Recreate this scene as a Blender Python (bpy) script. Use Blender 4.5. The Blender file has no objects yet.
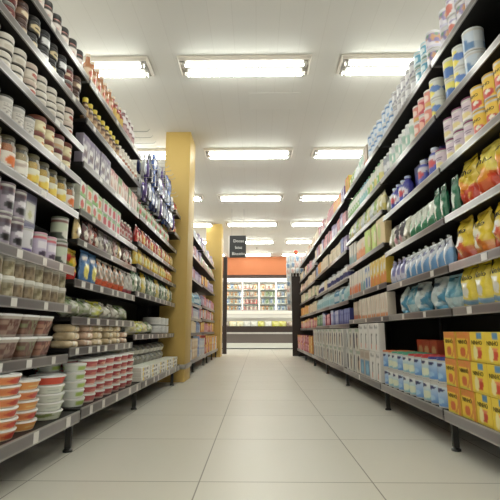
import bpy, math, random
from mathutils import Vector, Matrix
random.seed(7)
PI = math.pi
SC = bpy.context.scene
COL = SC.collection

# ------------------------------------------------------------------ colour
def lin(c):
    return tuple(((x / 255) / 12.92 if x / 255 <= .04045 else ((x / 255 + .055) / 1.055) ** 2.4) for x in c)

def hsh(i, j, s=0):
    n = (i * 374761393 + j * 668265263 + s * 2147483647) & 0xffffffff
    n = ((n ^ (n >> 13)) * 1274126177) & 0xffffffff
    return ((n ^ (n >> 16)) & 0xffff) / 65535

def vnoise(x, y, s=0):
    i, j = math.floor(x), math.floor(y)
    a, b = x - i, y - j
    a, b = a * a * (3 - 2 * a), b * b * (3 - 2 * b)
    return (hsh(i, j, s) * (1 - a) + hsh(i + 1, j, s) * a) * (1 - b) + (hsh(i, j + 1, s) * (1 - a) + hsh(i + 1, j + 1, s) * a) * b

def D(base, *ops):
    """printed design: f(u, v) -> sRGB, later layers win"""
    def f(u, v):
        c = base
        for o in ops:
            k = o[0]
            if k == 'v':
                if o[1] <= v <= o[2]: c = o[3]
            elif k == 'r':
                if o[1] <= u <= o[2] and o[3] <= v <= o[4]: c = o[5]
            elif k == 'e':
                if ((u - o[1]) / o[3]) ** 2 + ((v - o[2]) / o[4]) ** 2 <= 1: c = o[5]
            elif k == 'a':          # ring / arc
                q = ((u - o[1]) / o[3]) ** 2 + ((v - o[2]) / o[4]) ** 2
                if .78 <= q <= 1.15: c = o[5]
            elif k == 'n':          # blotches
                t = min(1, max(0, (vnoise(u * o[1], v * o[2], o[4]) - o[5]) / .1)) * .8
                if t > 0: c = tuple(round(c[q] * (1 - t) + o[3][q] * t) for q in range(3))
            elif k == 'g':          # vertical blend v0..v1 into colour
                t = min(1, max(0, (v - o[1]) / (o[2] - o[1])))
                c = tuple(round(c[q] * (1 - t) + o[3][q] * t) for q in range(3))
            elif k == 'd':          # diagonal field
                if v < o[1] + o[2] * u: c = o[3]
            elif k == 'm':          # small print lines
                if o[1] <= u <= o[2] and o[3] <= v <= o[4] and int((v - o[3]) * o[6]) % 2 == 0 and vnoise(u * 14, v * o[6], 5) > .35: c = o[5]
        return c
    return f

# ------------------------------------------------------------------ materials
def mat(name, rough=.5, metal=0., spec=.5, attr=True, col=(200, 200, 200), noise=0., nscale=20., coat=0.):
    m = bpy.data.materials.new(name); m.use_nodes = True
    nt = m.node_tree; b = nt.nodes['Principled BSDF']
    b.inputs['Roughness'].default_value = rough
    b.inputs['Metallic'].default_value = metal
    b.inputs['Specular IOR Level'].default_value = spec
    b.inputs['Coat Weight'].default_value = coat
    if attr:
        a = nt.nodes.new('ShaderNodeAttribute'); a.attribute_name = 'Col'
        src = a.outputs['Color']
    else:
        a = nt.nodes.new('ShaderNodeRGB'); a.outputs[0].default_value = (*lin(col), 1)
        src = a.outputs[0]
    if noise:
        tc = nt.nodes.new('ShaderNodeTexCoord'); n = nt.nodes.new('ShaderNodeTexNoise')
        n.inputs['Scale'].default_value = nscale; n.inputs['Detail'].default_value = 4
        nt.links.new(tc.outputs['Object'], n.inputs['Vector'])
        mr = nt.nodes.new('ShaderNodeMapRange'); mr.inputs['To Min'].default_value = 1 - noise; mr.inputs['To Max'].default_value = 1 + noise * .5
        nt.links.new(n.outputs['Fac'], mr.inputs['Value'])
        mx = nt.nodes.new('ShaderNodeMix'); mx.data_type = 'RGBA'; mx.blend_type = 'MULTIPLY'; mx.inputs['Factor'].default_value = 1
        nt.links.new(src, mx.inputs['A']); nt.links.new(mr.outputs['Result'], mx.inputs['B'])
        src = mx.outputs['Result']
    nt.links.new(src, b.inputs['Base Color'])
    return m

M = {}
M['print'] = mat('printed_card', .5)
M['tin'] = mat('printed_tin', .3, spec=.6)
M['film'] = mat('printed_film', .24, spec=.6)
M['plastic'] = mat('moulded_plastic', .38)
def crinkle(m, sc, st):
    nt = m.node_tree; b = nt.nodes['Principled BSDF']
    tc = nt.nodes.new('ShaderNodeTexCoord'); n = nt.nodes.new('ShaderNodeTexNoise'); n.inputs['Scale'].default_value = sc; n.inputs['Detail'].default_value = 2
    bp = nt.nodes.new('ShaderNodeBump'); bp.inputs['Strength'].default_value = st; bp.inputs['Distance'].default_value = .01
    nt.links.new(tc.outputs['Object'], n.inputs['Vector']); nt.links.new(n.outputs['Fac'], bp.inputs['Height']); nt.links.new(bp.outputs['Normal'], b.inputs['Normal'])
M['bag'] = mat('bag_film', .17, spec=.7); crinkle(M['bag'], 26, .55)
M['matte'] = mat('matte_paint', .7)
M['rail'] = mat('rail_metal', .3, .6, noise=.25, nscale=5)
M['dark'] = mat('dark_steel', .55, .2, noise=.2, nscale=6)
M['ctn'] = mat('food_contents', .3, noise=.25, nscale=60)

def glassy(name, tint, rough, fac):
    m = bpy.data.materials.new(name); m.use_nodes = True
    nt = m.node_tree; nt.nodes.remove(nt.nodes['Principled BSDF'])
    t = nt.nodes.new('ShaderNodeBsdfTransparent'); t.inputs['Color'].default_value = (*lin(tint), 1)
    g = nt.nodes.new('ShaderNodeBsdfPrincipled'); g.inputs['Base Color'].default_value = (.8, .8, .78, 1); g.inputs['Roughness'].default_value = rough
    lw = nt.nodes.new('ShaderNodeLayerWeight'); lw.inputs['Blend'].default_value = .35
    mr = nt.nodes.new('ShaderNodeMapRange'); mr.inputs['To Min'].default_value = fac; mr.inputs['To Max'].default_value = .85
    nt.links.new(lw.outputs['Facing'], mr.inputs['Value'])
    mx = nt.nodes.new('ShaderNodeMixShader')
    nt.links.new(mr.outputs['Result'], mx.inputs['Fac']); nt.links.new(t.outputs[0], mx.inputs[1]); nt.links.new(g.outputs[0], mx.inputs[2])
    nt.links.new(mx.outputs[0], nt.nodes['Material Output'].inputs['Surface'])
    return m
M['glass'] = glassy('jar_glass', (235, 240, 232), .06, .06)
M['clear'] = glassy('clear_plastic', (232, 232, 228), .18, .14)
M['pane'] = glassy('door_pane', (238, 242, 240), .03, .04)

def emit(name, col, s):
    m = bpy.data.materials.new(name); m.use_nodes = True
    b = m.node_tree.nodes['Principled BSDF']
    b.inputs['Base Color'].default_value = (.9, .9, .9, 1)
    b.inputs['Emission Color'].default_value = (*lin(col), 1); b.inputs['Emission Strength'].default_value = s
    return m
M['tube'] = emit('tube_glow', (245, 250, 241), 11.5)
M['caselight'] = emit('case_light', (255, 248, 238), 1.0)
M['infill'] = emit('door_fill', (255, 248, 238), 4.5)  # glow for fill strips added to brighten the frozen goods

# ------------------------------------------------------------------ mesh builders
def mk(name, V, F, C, m, smooth=True):
    me = bpy.data.meshes.new(name)
    me.from_pydata(V, [], F)
    a = me.color_attributes.new('Col', 'FLOAT_COLOR', 'CORNER')
    buf = []
    cache = {}
    for c in set(C):
        if c not in cache:
            g = .3 * c[0] + .59 * c[1] + .11 * c[2]
            cache[c] = [*(min(.86, 1.15 * q) for q in lin(tuple(max(0, g + .92 * (x - g)) for x in c))), 1.]
    if len(F) > 90 and len(cache) > 1:      # print edges soften over one cell
        acc = [[0., 0., 0., 0] for _ in V]
        for f, c in zip(F, C):
            if len(f) > 4: continue
            q = cache[c]
            for i in f:
                t = acc[i]; t[0] += q[0]; t[1] += q[1]; t[2] += q[2]; t[3] += 1
        for f, c in zip(F, C):
            q = cache[c]
            for i in f:
                t = acc[i]
                if len(f) > 4 or not t[3]: buf += q
                else: buf += [.5 * (q[0] + t[0] / t[3]), .5 * (q[1] + t[1] / t[3]), .5 * (q[2] + t[2] / t[3]), 1.]
    else:
        for f, c in zip(F, C): buf += cache[c] * len(f)
    a.data.foreach_set('color', buf)
    me.materials.append(M[m] if isinstance(m, str) else m)
    if smooth:
        me.polygons.foreach_set('use_smooth', [True] * len(F))
        try: me.set_sharp_from_angle(angle=.7)
        except Exception: pass
    me.update()
    return me

def lathe(name, prof, m, col, seg=40, cap=True, wig=0):
    """profile [(r,z)] round Z; col(u,v) with u over the front half"""
    V, F, C = [], [], []
    zs = [p[1] for p in prof]; z0, z1 = min(zs), max(zs)
    if not callable(col): c0 = col; col = lambda u, v: c0
    for r, z in prof:
        for k in range(seg):
            a = 2 * PI * (k + .5) / seg
            V.append((r * math.cos(a), r * math.sin(a), z))
    for i in range(len(prof) - 1):
        for k in range(seg):
            k2 = (k + 1) % seg
            F.append((i * seg + k, i * seg + k2, (i + 1) * seg + k2, (i + 1) * seg + k))
            a = 2 * PI * (k + 1) / seg
            if a > PI: a -= 2 * PI
            u = a / PI + .5
            if u > 1: u = 2 - u
            if u < 0: u = -u
            C.append(col(u, ((zs[i] + zs[i + 1]) / 2 - z0) / max(1e-6, z1 - z0)))
    if cap:
        F.append(tuple(range(seg - 1, -1, -1))); C.append(col(.5, 0))
        n = len(prof) - 1
        F.append(tuple(range(n * seg, n * seg + seg))); C.append(col(.5, 1))
    return mk(name, V, F, C, m)

def rows(z0, z1, n, r):
    return [(r, z0 + (z1 - z0) * k / n) for k in range(n + 1)]

def loft(name, levels, m, col, nu=10, ns=3, nc=2, side=None, lens=False, wig=0., seed=0, caps=True, top=None):
    """levels [(z, width, depth, corner radius, x offset)]; front faces +X; col(u,v) is printed on front (and back)"""
    V, F, C, info = [], [], [], None
    if not callable(col): c0 = col; col = lambda u, v: c0
    z0, z1 = levels[0][0], levels[-1][0]
    for L in levels:
        z, w, d = L[:3]; r = L[3] if len(L) > 3 else 0; ox = L[4] if len(L) > 4 else 0
        pts = []
        if lens:
            n = nu + 1
            for k in range(n): pts.append((k / nu, 1))
            ring = []
            for k in range(nu + 1):
                t = k / nu; y = (t - .5) * w; x = d / 2 * max(0, 1 - (2 * t - 1) ** 2) ** .48
                ring.append((x, y, 'f', t))
            for k in range(nu - 1, 0, -1):
                t = k / nu; y = (t - .5) * w; x = -d / 2 * max(0, 1 - (2 * t - 1) ** 2) ** .48
                ring.append((x, y, 'b', t))
        else:
            r = min(r, w / 2 - 1e-4, d / 2 - 1e-4)
            ring = []
            hw, hd = w / 2, d / 2
            def arc(cx, cy, a0):
                for q in range(1, nc):
                    a = a0 + (PI / 2) * q / nc
                    ring.append((cx + r * math.cos(a), cy + r * math.sin(a), 'c', 0))
            for k in range(nu + 1): ring.append((hd, -hw + r + (w - 2 * r) * k / nu, 'f', k / nu))
            arc(hd - r, hw - r, 0)
            for k in range(ns + 1): ring.append((hd - r - (d - 2 * r) * k / ns, hw, 's', k / ns))
            arc(-hd + r, hw - r, PI / 2)
            for k in range(nu + 1): ring.append((-hd, hw - r - (w - 2 * r) * k / nu, 'b', 1 - k / nu))
            arc(-hd + r, -hw + r, PI)
            for k in range(ns + 1): ring.append((-hd + r + (d - 2 * r) * k / ns, -hw, 's', 1 - k / ns))
            arc(hd - r, -hw + r, 1.5 * PI)
        info = ring
        for (x, y, s, t) in ring:
            if wig:
                e = (vnoise(y * 38 + seed * 3.1, z * 38 + (5 if x < 0 else 0), seed) - .5) * 2 * wig
                x += e if x > 0 else -e
                zz = z + (vnoise(y * 25, seed + 3, seed) - .5) * wig * (1.4 if z > z0 + 1e-6 else 0)
            else: zz = z
            V.append((x + ox, y, zz))
    n = len(info)
    for i in range(len(levels) - 1):
        v = ((levels[i][0] + levels[i + 1][0]) / 2 - z0) / max(1e-6, z1 - z0)
        for k in range(n):
            k2 = (k + 1) % n
            F.append((i * n + k, i * n + k2, (i + 1) * n + k2, (i + 1) * n + k))
            s1, t1 = info[k][2], info[k][3]; s2, t2 = info[k2][2], info[k2][3]
            if s1 in 'fb' and (s2 == s1 or lens):
                C.append(col((t1 + t2) / 2, v))
            else:
                if callable(side): C.append(side((t1 + t2) / 2, v))
                else: C.append(side if side else col(.02, v))
    if caps:
        F.append(tuple(range(n - 1, -1, -1))); C.append(side if (side and not callable(side)) else col(.5, 0))
        b = (len(levels) - 1) * n
        F.append(tuple(range(b, b + n))); C.append(top if top else (side if (side and not callable(side)) else col(.5, 1)))
    return mk(name, V, F, C, m)

def boxm(name, x0, x1, y0, y1, z0, z1, m, col, bev=0.):
    me = loft(name, ([(z0, y1 - y0, x1 - x0, bev), (z1, y1 - y0, x1 - x0, bev)]) if not bev else
              [(z0, y1 - y0 - bev, x1 - x0 - bev, bev), (z0 + bev / 2, y1 - y0, x1 - x0, bev), (z1 - bev / 2, y1 - y0, x1 - x0, bev), (z1, y1 - y0 - bev, x1 - x0 - bev, bev)],
              m, col, nu=1, ns=1, nc=2)
    me.transform(Matrix.Translation(((x0 + x1) / 2, (y0 + y1) / 2, 0)))
    return me

def tubem(name, pts, r, m, col, seg=8):
    V, F, C = [], [], []
    n = len(pts)
    for i, p in enumerate(pts):
        p = Vector(p)
        d = (Vector(pts[min(i + 1, n - 1)]) - Vector(pts[max(i - 1, 0)])).normalized()
        a = d.cross(Vector((0, 0, 1)) if abs(d.z) < .9 else Vector((1, 0, 0))).normalized(); b = d.cross(a)
        for k in range(seg):
            t = 2 * PI * k / seg
            V.append(tuple(p + r * (math.cos(t) * a + math.sin(t) * b)))
    for i in range(n - 1):
        for k in range(seg):
            k2 = (k + 1) % seg
            F.append((i * seg + k, (i + 1) * seg + k, (i + 1) * seg + k2, i * seg + k2)); C.append(col)
    F.append(tuple(range(seg))); C.append(col)
    F.append(tuple(range((n - 1) * seg + seg - 1, (n - 1) * seg - 1, -1))); C.append(col)
    return mk(name, V, F, C, m)

def textm(name, body, size, col, m='print', surf=None, y=0, z=0, shear=0., ext=0.0008, font_w=1.0):
    cu = bpy.data.curves.new(name, 'FONT'); cu.body = body; cu.size = size
    cu.align_x = 'CENTER'; cu.align_y = 'CENTER'; cu.extrude = ext; cu.offset = 0; cu.resolution_u = 2; cu.shear = shear
    o = bpy.data.objects.new(name, cu)
    me = bpy.data.meshes.new_from_object(o)
    bpy.data.objects.remove(o); bpy.data.curves.remove(cu)
    for v in me.vertices:           # text x -> y, text y -> z, facing +X
        yy, zz, dep = v.co.x * font_w + y, v.co.y + z, v.co.z + ext
        if surf: x, yy = surf(yy, zz)
        else: x = 0
        v.co = (x + dep * .5 + .0006, yy, zz)
    a = me.color_attributes.new('Col', 'FLOAT_COLOR', 'CORNER')
    a.data.foreach_set('color', [*lin(col), 1.] * len(me.loops))
    me.materials.clear(); me.materials.append(M[m]); me.name = name
    return me

# ------------------------------------------------------------------ objects
def link(name, me, parent=None, loc=(0, 0, 0), rz=0, label=None):
    o = bpy.data.objects.new(name, me); COL.objects.link(o)
    o.location = loc; o.rotation_euler = (0, 0, rz)
    if parent is not None: o.parent = parent
    if label: o['label'] = label
    return o

def tag(o, label, cat, group=None):
    o['label'] = label; o['category'] = cat
    if group: o['group'] = group
    return o

def struct(name, me, label=None, parent=None, loc=(0, 0, 0)):
    o = link(name, me, parent, loc)
    if parent is None:
        o['kind'] = 'structure'
        if label: o['label'] = label
    return o

ONES = 'first second third fourth fifth sixth seventh eighth ninth tenth eleventh twelfth thirteenth fourteenth fifteenth sixteenth seventeenth eighteenth nineteenth twentieth'.split()
TENS = {2: 'twenty', 3: 'thirty', 4: 'forty'}
def ordw(n):
    if n <= 20: return ONES[n - 1]
    t, u = divmod(n, 10)
    if u == 0: return {3: 'thirtieth', 4: 'fortieth', 5: 'fiftieth'}.get(t, 'last')
    return TENS.get(t, 'many') + '-' + ONES[u - 1]

class Proto:
    lower = None
    def __init__(s, name, cat, desc, w, d, h, root, kids=()):
        s.name, s.cat, s.desc, s.w, s.d, s.h, s.root, s.kids = name, cat, desc, w, d, h, root, kids

def put(p, loc, rz, label, group=None, sz=1.0, rx=0., ry=0.):
    o = bpy.data.objects.new(p.name, p.root); COL.objects.link(o)
    o.location = loc; o.rotation_euler = (rx, ry, rz)
    if sz != 1.0: o.scale = (1, 1, sz)
    for k in p.kids:
        c = bpy.data.objects.new(k[0], k[1]); COL.objects.link(c); c.parent = o
        if len(k) > 2: c['label'] = k[2]
    tag(o, label, p.cat, group)
    return o

COUNT = {}
def lab(desc, shelf, layer=None):
    k = (desc, shelf, layer); COUNT[k] = COUNT.get(k, 0) + 1
    return f"{desc}, {ordw(COUNT[k])} along {shelf}" + (f", {layer}" if layer else '')

LAY = {1: [None], 2: ['lower layer', 'upper layer'], 3: ['lower layer', 'middle layer', 'upper layer']}
def layname(i, n):
    if n <= 3: return LAY[n][i]
    return 'bottom' if i == 0 else 'topmost' if i == n - 1 else f'{ordw(i + 1)} up'

def fill(side, xf, z, y0, y1, shelf, seq, jit=.06, deep=1, setback=.012, run=1, zs=None):
    """side L or R; seq of (protos, count or None, stack height, gap)"""
    y = y0
    for s in seq:
        if isinstance(s, (int, float)): y += s; continue
        ps, n = s[0], s[1]
        st = s[2] if len(s) > 2 else 1
        gap = s[3] if len(s) > 3 else .006
        back = s[4] if len(s) > 4 else 0
        if not isinstance(ps, (list, tuple)): ps = [ps]
        i = 0
        while n is None or i < n:
            if run > 1:
                if i % run == 0: cur = random.choice(ps); hs_ = random.uniform(*zs) if zs else 1.0
                p = cur
            else: p, hs_ = ps[i % len(ps)], 1.0
            if y + p.w > y1: break
            top = max(1, st)
            for dd in range(deep):
                zz = z
                for k in range(top):
                    q = p.lower if p.lower and k < top - 1 else p
                    off = setback + back + random.uniform(0, .008) + p.d / 2 + dd * (p.d + .006)
                    x = xf - off if side == 'L' else xf + off
                    r = random.uniform(-jit, jit) + (0 if side == 'L' else PI)
                    ln = layname(k, top)
                    if dd: ln = (ln + ', back row') if ln else 'back row'
                    put(q, (x, y + p.w / 2, zz), r, lab(q.desc, shelf, ln), f'{p.cat} row on the {shelf}', hs_)
                    zz += p.h * hs_ + .0012
            y += p.w + gap + random.uniform(0, .003)
            i += 1
    return y

# ------------------------------------------------------------------ product kinds
def can(name, cat, desc, r, h, col, lid=None, lidh=.01, mt='tin', rim=(190, 188, 186), text=None, nv=18):
    prof = [(r * .94, 0), (r, .003), (r, .006)] + rows(.008, h - lidh - .004, nv, r * .985) + [(r, h - lidh - .002), (r, h - lidh)]
    def c(u, v):
        if v < .07 or v > .94: return rim
        return col(u, v)
    kids = []
    lc = lid or rim
    kids.append(('lid', lathe('lid', [(r * .995, h - lidh + .0002), (r * 1.0, h - lidh + .003), (r * 1.0, h - .002), (r * .96, h), (r * .9, h - .001), (r * .88, h - .004)], 'plastic' if lid else 'tin', lc)))
    if text:
        t, size, tz, tc = text
        kids.append(('lettering', textm('lettering', t, size, tc, 'print', lambda y, z: ((r * .988) * math.cos(y / r), (r * .988) * math.sin(y / r)), 0, tz)))
    return Proto(name, cat, desc, 2 * r, 2 * r, h, lathe(name, prof, mt, c), kids)

def jar(name, cat, desc, r, h, col, lid, lidf=.25, mt='plastic', lidtop=None, neck=.88):
    lh = h * lidf
    b = h - lh
    prof = [(r * .9, 0), (r * .985, .006)] + rows(.01, b * .82, 14, r) + [(r * .97, b * .9), (r * neck, b * .97), (r * neck, b)]
    lt = lidtop or lid
    lidm = lathe('lid', [(r * neck * 1.02, b + .0004), (r * neck * 1.05, b + .003), (r * neck * 1.05, h - lh * .3), (r * neck * .99, h - lh * .08), (r * neck * .86, h)], 'plastic', lambda u, v: lt if v > .72 else lid)
    return Proto(name, cat, desc, 2 * r, 2 * r, h, lathe(name, prof, mt, col), [('lid', lidm)])

def glassjar(name, desc, r, h, cont, label, lid):
    b = h * .86
    outer = [(r * .88, 0), (r * .98, .006), (r, .014), (r, b * .78), (r * .95, b * .87), (r * .8, b * .96), (r * .8, b)]
    inner = [(x * .93, z * .97 + .004) for x, z in outer[:-2]]
    kids = [('contents', lathe('contents', inner, 'ctn', cont)),
            ('label', lathe('label', rows(b * .16, b * .62, 8, r * 1.006), 'print', label, cap=False)),
            ('lid', lathe('lid', [(r * .82, b + .0004), (r * .86, b + .002), (r * .86, h - .004), (r * .8, h)], 'tin', lid))]
    return Proto(name, 'jar', desc, 2 * r, 2 * r, h, lathe(name, outer, 'glass', (220, 220, 220), cap=False), kids)

def tub(name, desc, r, h, col, lid=(226, 226, 222), taper=.84, cat='tub', clear=False):
    b = h * .8
    prof = [(r * taper * .96, 0), (r * taper, .003)] + [(r * (taper + (0.97 - taper) * k / 6), .004 + (b - .004) * k / 6) for k in range(7)]
    lidm = lathe('lid', [(r * .97, b + .0003), (r * 1.0, b + .001), (r * 1.0, h - .003), (r * .97, h), (r * .88, h), (r * .86, h - .0025)], 'clear' if clear else 'plastic', lid, seg=32)
    return Proto(name, cat, desc, 2 * r, 2 * r, h, lathe(name, prof, 'plastic', col, seg=32), [('lid', lidm)])

def bottle(name, cat, desc, r, h, col, cap, neck=.4, nf=.72, mt='film', capf=.1, trig=False):
    ch = h * capf; b = h - ch
    prof = [(r * .9, 0), (r, .005)] + rows(.008, b * nf, 9, r) + [(r * .9, b * (nf + .08)), (r * (neck + .25), b * (nf + .16)), (r * neck, b * (nf + .22)), (r * neck, b)]
    cm = lathe('cap', [(r * neck * 1.08, b + .0003), (r * neck * 1.15, b + .002), (r * neck * 1.15, h - .002), (r * neck, h)], 'plastic', cap, seg=16)
    return Proto(name, cat, desc, 2 * r, 2 * r, h, lathe(name, prof, mt, col, seg=20), [('cap', cm)])

def carton(name, cat, desc, w, d, h, col, side, nu=10, nv=12, topc=None, text=None, flap=True, mt='print'):
    e = .002
    lv = [(0, w - 2 * e, d - 2 * e, .001), (e, w, d, .002)] + [(e + (h - 2 * e) * k / nv, w, d, .002) for k in range(1, nv + 1)] + [(h, w - 2 * e, d - 2 * e, .001)]
    me = loft(name, lv, mt, col, nu=nu, ns=2, nc=2, side=side, top=topc or side)
    kids = []
    if flap:
        kids.append(('flap', boxm('flap', -d * .46, d * .492, -w * .485, w * .485, h + .0001, h + .0009, 'print', topc or side)))
    if text:
        t, size, tz, tc, ty = text
        kids.append(('lettering', textm('lettering', t, size, tc, 'print', lambda y, z: (d / 2, y), ty, tz)))
    return Proto(name, cat, desc, w, d, h + .001, me, kids)

def pouch(name, cat, desc, w, d, h, col, nv=16, nu=14, wig=.006, seed=0, topw=.92, fat=.35, text=None, mt='bag', seal=None, flat=False):
    lv = []
    for k in range(nv + 1):
        t = k / nv
        prof = (1 - t ** 4.5) * (.62 + .38 * min(1, t / fat)) if not flat else (1 - abs(2 * t - 1) ** 3)
        if flat: prof = max(prof, .06)
        ww = w * (1 - (1 - topw) * t) * (1 if flat else (.94 + .06 * math.sin(PI * min(1, t * 1.5))))
        lv.append((h * t, ww, max(.006, d * prof), 0, 0))
    me = loft(name, lv, mt, col, nu=nu, lens=True, wig=wig, seed=seed)
    kids = []
    sc = seal or col(.5, .98)
    kids.append(('top_seal', loft('top_seal', [(h + .0002, w * topw * .98, .005, .001), (h + .014, w * topw, .003, .001)], mt, sc, nu=8, ns=1, nc=2, wig=wig * .4, seed=seed)))
    if text:
        tx, size, tz, tc, ty, sh = text
        def surf(y, z):
            t = min(1, max(0, z / h)); k = min(nv - 1, int(t * nv)); q = t * nv - k
            ww = lv[k][1] * (1 - q) + lv[k + 1][1] * q; dd = lv[k][2] * (1 - q) + lv[k + 1][2] * q
            s = max(-1, min(1, 2 * y / ww))
            e = (vnoise(y * 38 + seed * 3.1, z * 38, seed) - .5) * 2 * wig
            return dd / 2 * max(0, 1 - s * s) ** .48 + max(0, e) + .0018, y
        kids.append(('lettering', textm('lettering', tx, size, tc, 'print', surf, ty, tz, sh)))
    return Proto(name, cat, desc, w, d + .002, h + .016, me, kids)

def spout_pouch(name, desc, w, d, h, col, capc, seed=0):
    p = pouch(name, 'pouch', desc, w, d, h, col, seed=seed, wig=.003, topw=.95)
    p.kids = [p.kids[0], ('cap', lathe('cap', [(.008, h + .015), (.009, h + .017), (.009, h + .026), (.006, h + .028)], 'plastic', capc, seg=14))]
    p.h = h + .028
    return p

def deli(name, desc, w, d, h, col, lid=(234, 232, 228)):
    b = h * .9
    lv = [(0, w * .72, d * .72, .014), (.004, w * .76, d * .76, .018)] + [(.004 + (b - .004) * k / 14, w * (.76 + .21 * k / 14), d * (.76 + .21 * k / 14), .02) for k in range(1, 15)]
    me = loft(name, lv, 'film', col, nu=18, ns=14, nc=4, side=col)
    lidm = loft('lid', [(b + .0003, w, d, .022), (h - .004, w, d, .022), (h, w * .97, d * .97, .02), (h - .003, w * .92, d * .92, .018)], 'plastic', lid, nu=4, ns=4, nc=4)
    return Proto(name, 'tub', desc, w, d, h, me, [('lid', lidm)])

W, K = (226, 222, 216), (34, 30, 30)
CREAM, GREY, LIL = (222, 208, 176), (168, 164, 166), (176, 160, 190)
RED, DRED, ORG, YEL = (190, 44, 40), (120, 30, 34), (214, 110, 40), (232, 192, 40)
GRN, DGRN, LGRN = (70, 140, 70), (24, 88, 62), (160, 190, 110)
BLU, LBLU, NAVY, TEAL = (50, 100, 180), (130, 175, 215), (34, 44, 110), (84, 160, 180)
PNK, PUR, BRN, TAN = (214, 120, 130), (110, 70, 140), (84, 50, 34), (190, 150, 100)

P = {}
# ---- jars and tins of the jar bay
P['topjar'] = jar('preserve_jar', 'jar', 'white-labelled glass jar with black lid', .037, .125, D((44, 34, 30), ('v', .2, .72, (216, 206, 200)), ('n', 5, 5, (190, 120, 110), 3, .66), ('v', 0, .1, K)), (30, 27, 27), .26, 'tin', (56, 52, 50))
P['coffee1'] = jar('coffee_jar', 'jar', 'squat dark coffee jar, brown lid', .04, .084, D((70, 36, 28), ('v', .15, .7, (128, 96, 74)), ('e', .5, .42, .25, .22, (206, 190, 160))), (64, 36, 26), .3, 'tin', (96, 62, 46))
P['coffee2'] = jar('coffee_jar', 'jar', 'squat black coffee jar, gold label', .04, .084, D((30, 26, 26), ('e', .5, .4, .34, .3, (196, 176, 130)), ('r', .35, .65, .3, .45, (40, 34, 30))), (26, 24, 24), .3, 'tin', (70, 66, 64))
P['coffee3'] = jar('coffee_jar', 'jar', 'squat red-brown coffee jar, steel lid', .04, .084, D((110, 40, 34), ('v', .3, .6, (205, 180, 150)), ('e', .5, .45, .15, .12, DRED)), (100, 96, 92), .28, 'tin', (170, 168, 164))
P['coffee4'] = jar('coffee_jar', 'jar', 'squat black jar with white label', .04, .084, D((36, 34, 38), ('r', .2, .8, .1, .7, (205, 205, 208)), ('n', 6, 5, (70, 70, 86), 8, .6)), (26, 26, 28), .3, 'tin', (60, 60, 64))
P['whitejar'] = jar('spread_jar', 'jar', 'squat white jar with black-banded lid', .043, .08, D((206, 200, 190), ('e', .5, .4, .3, .25, (186, 176, 164)), ('v', .8, 1, (38, 32, 30)), ('v', 0, .08, (60, 52, 48))), (200, 194, 184), .36, 'plastic', (206, 200, 192), neck=.96)
P['whitejar2'] = jar('spread_jar', 'jar', 'squat white jar, red mark, black-banded lid', .043, .08, D((208, 198, 186), ('e', .5, .45, .2, .2, (170, 80, 66)), ('v', .8, 1, (44, 34, 32))), (190, 170, 158), .36, 'plastic', (198, 184, 172), neck=.96)
P['greytin'] = can('preserve_tin', 'tin', 'grey-white tin with dark lid', .038, .105, D((196, 190, 184), ('m', .25, .75, .3, .7, (130, 124, 120), 16), ('v', .75, .9, (170, 166, 162))), (60, 56, 54))
P['creamjar'] = jar('cream_jar', 'jar', 'squat cream jar with reddish-brown lid', .043, .078, D((214, 200, 160), ('e', .5, .45, .3, .3, (228, 216, 180)), ('e', .55, .5, .12, .14, (200, 120, 50))), (112, 50, 40), .34, 'plastic', (150, 92, 66), neck=.98)
P['creamjar2'] = jar('cream_jar', 'jar', 'squat white jar with maroon lid', .043, .078, D((216, 206, 188), ('v', .1, .4, (206, 170, 130))), (96, 34, 40), .34, 'plastic', (130, 60, 56), neck=.98)
P['honey1'] = glassjar('fruit_jar', 'glass jar of orange preserve, white label', .043, .155, (206, 110, 50), D((224, 216, 206), ('e', .5, .4, .28, .36, (222, 110, 40))), (84, 78, 58))
P['honey2'] = glassjar('fruit_jar', 'glass jar of pale preserve, white label', .043, .155, (190, 160, 120), D((226, 220, 210), ('n', 4, 3, (170, 150, 140), 3, .62)), (96, 88, 66))
P['honey3'] = glassjar('fruit_jar', 'glass jar of golden preserve, olive lid', .042, .155, (220, 170, 50), D((226, 222, 200), ('v', 0, .45, (224, 176, 50)), ('e', .5, .3, .3, .3, (236, 200, 80))), (90, 84, 56))
P['lilcan'] = can('milk_can', 'can', 'tall lilac-grey can with red rim', .042, .132, D((150, 140, 156), ('v', .78, .95, (120, 60, 66)), ('n', 5, 4, (70, 62, 76), 11, .58), ('e', .5, .3, .3, .14, (30, 28, 32)), ('e', .5, .58, .24, .1, (210, 206, 214))), (120, 104, 116))
P['lilcan2'] = can('milk_can', 'can', 'white-and-lilac can with pink rim', .042, .125, D((190, 178, 204), ('v', .82, .96, (206, 96, 110)), ('r', .2, .8, .4, .7, (220, 214, 226)), ('e', .5, .2, .3, .12, (70, 56, 80))), (196, 150, 170))
P['widecan'] = can('milk_can', 'can', 'wide white can with purple base', .052, .125, D((206, 204, 210), ('v', 0, .2, (100, 80, 150)), ('e', .6, .5, .14, .2, (60, 56, 66))), (150, 148, 170))
P['greencan'] = can('milk_can', 'can', 'pale green can with dark print', .045, .13, D((190, 200, 180), ('v', 0, .35, (60, 70, 60)), ('e', .5, .3, .25, .18, (206, 206, 196)), ('v', .8, .95, (120, 70, 66))), (110, 120, 104))
P['bluebox'] = carton('display_box', 'box', 'slate-blue box with white picture', .10, .07, .155, D((104, 100, 130), ('r', .14, .86, .14, .72, (216, 216, 210)), ('e', .5, .36, .16, .12, (190, 190, 140))), (64, 64, 104))
P['glasspot'] = tub('paste_pot', 'clear pot of brown olives', .037, .088, D((142, 124, 98), ('n', 6, 3, (190, 176, 150), 4, .45), ('n', 9, 5, (92, 74, 54), 9, .55), ('v', .82, 1, (180, 176, 164))), (205, 203, 196), .93, 'pot')
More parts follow.
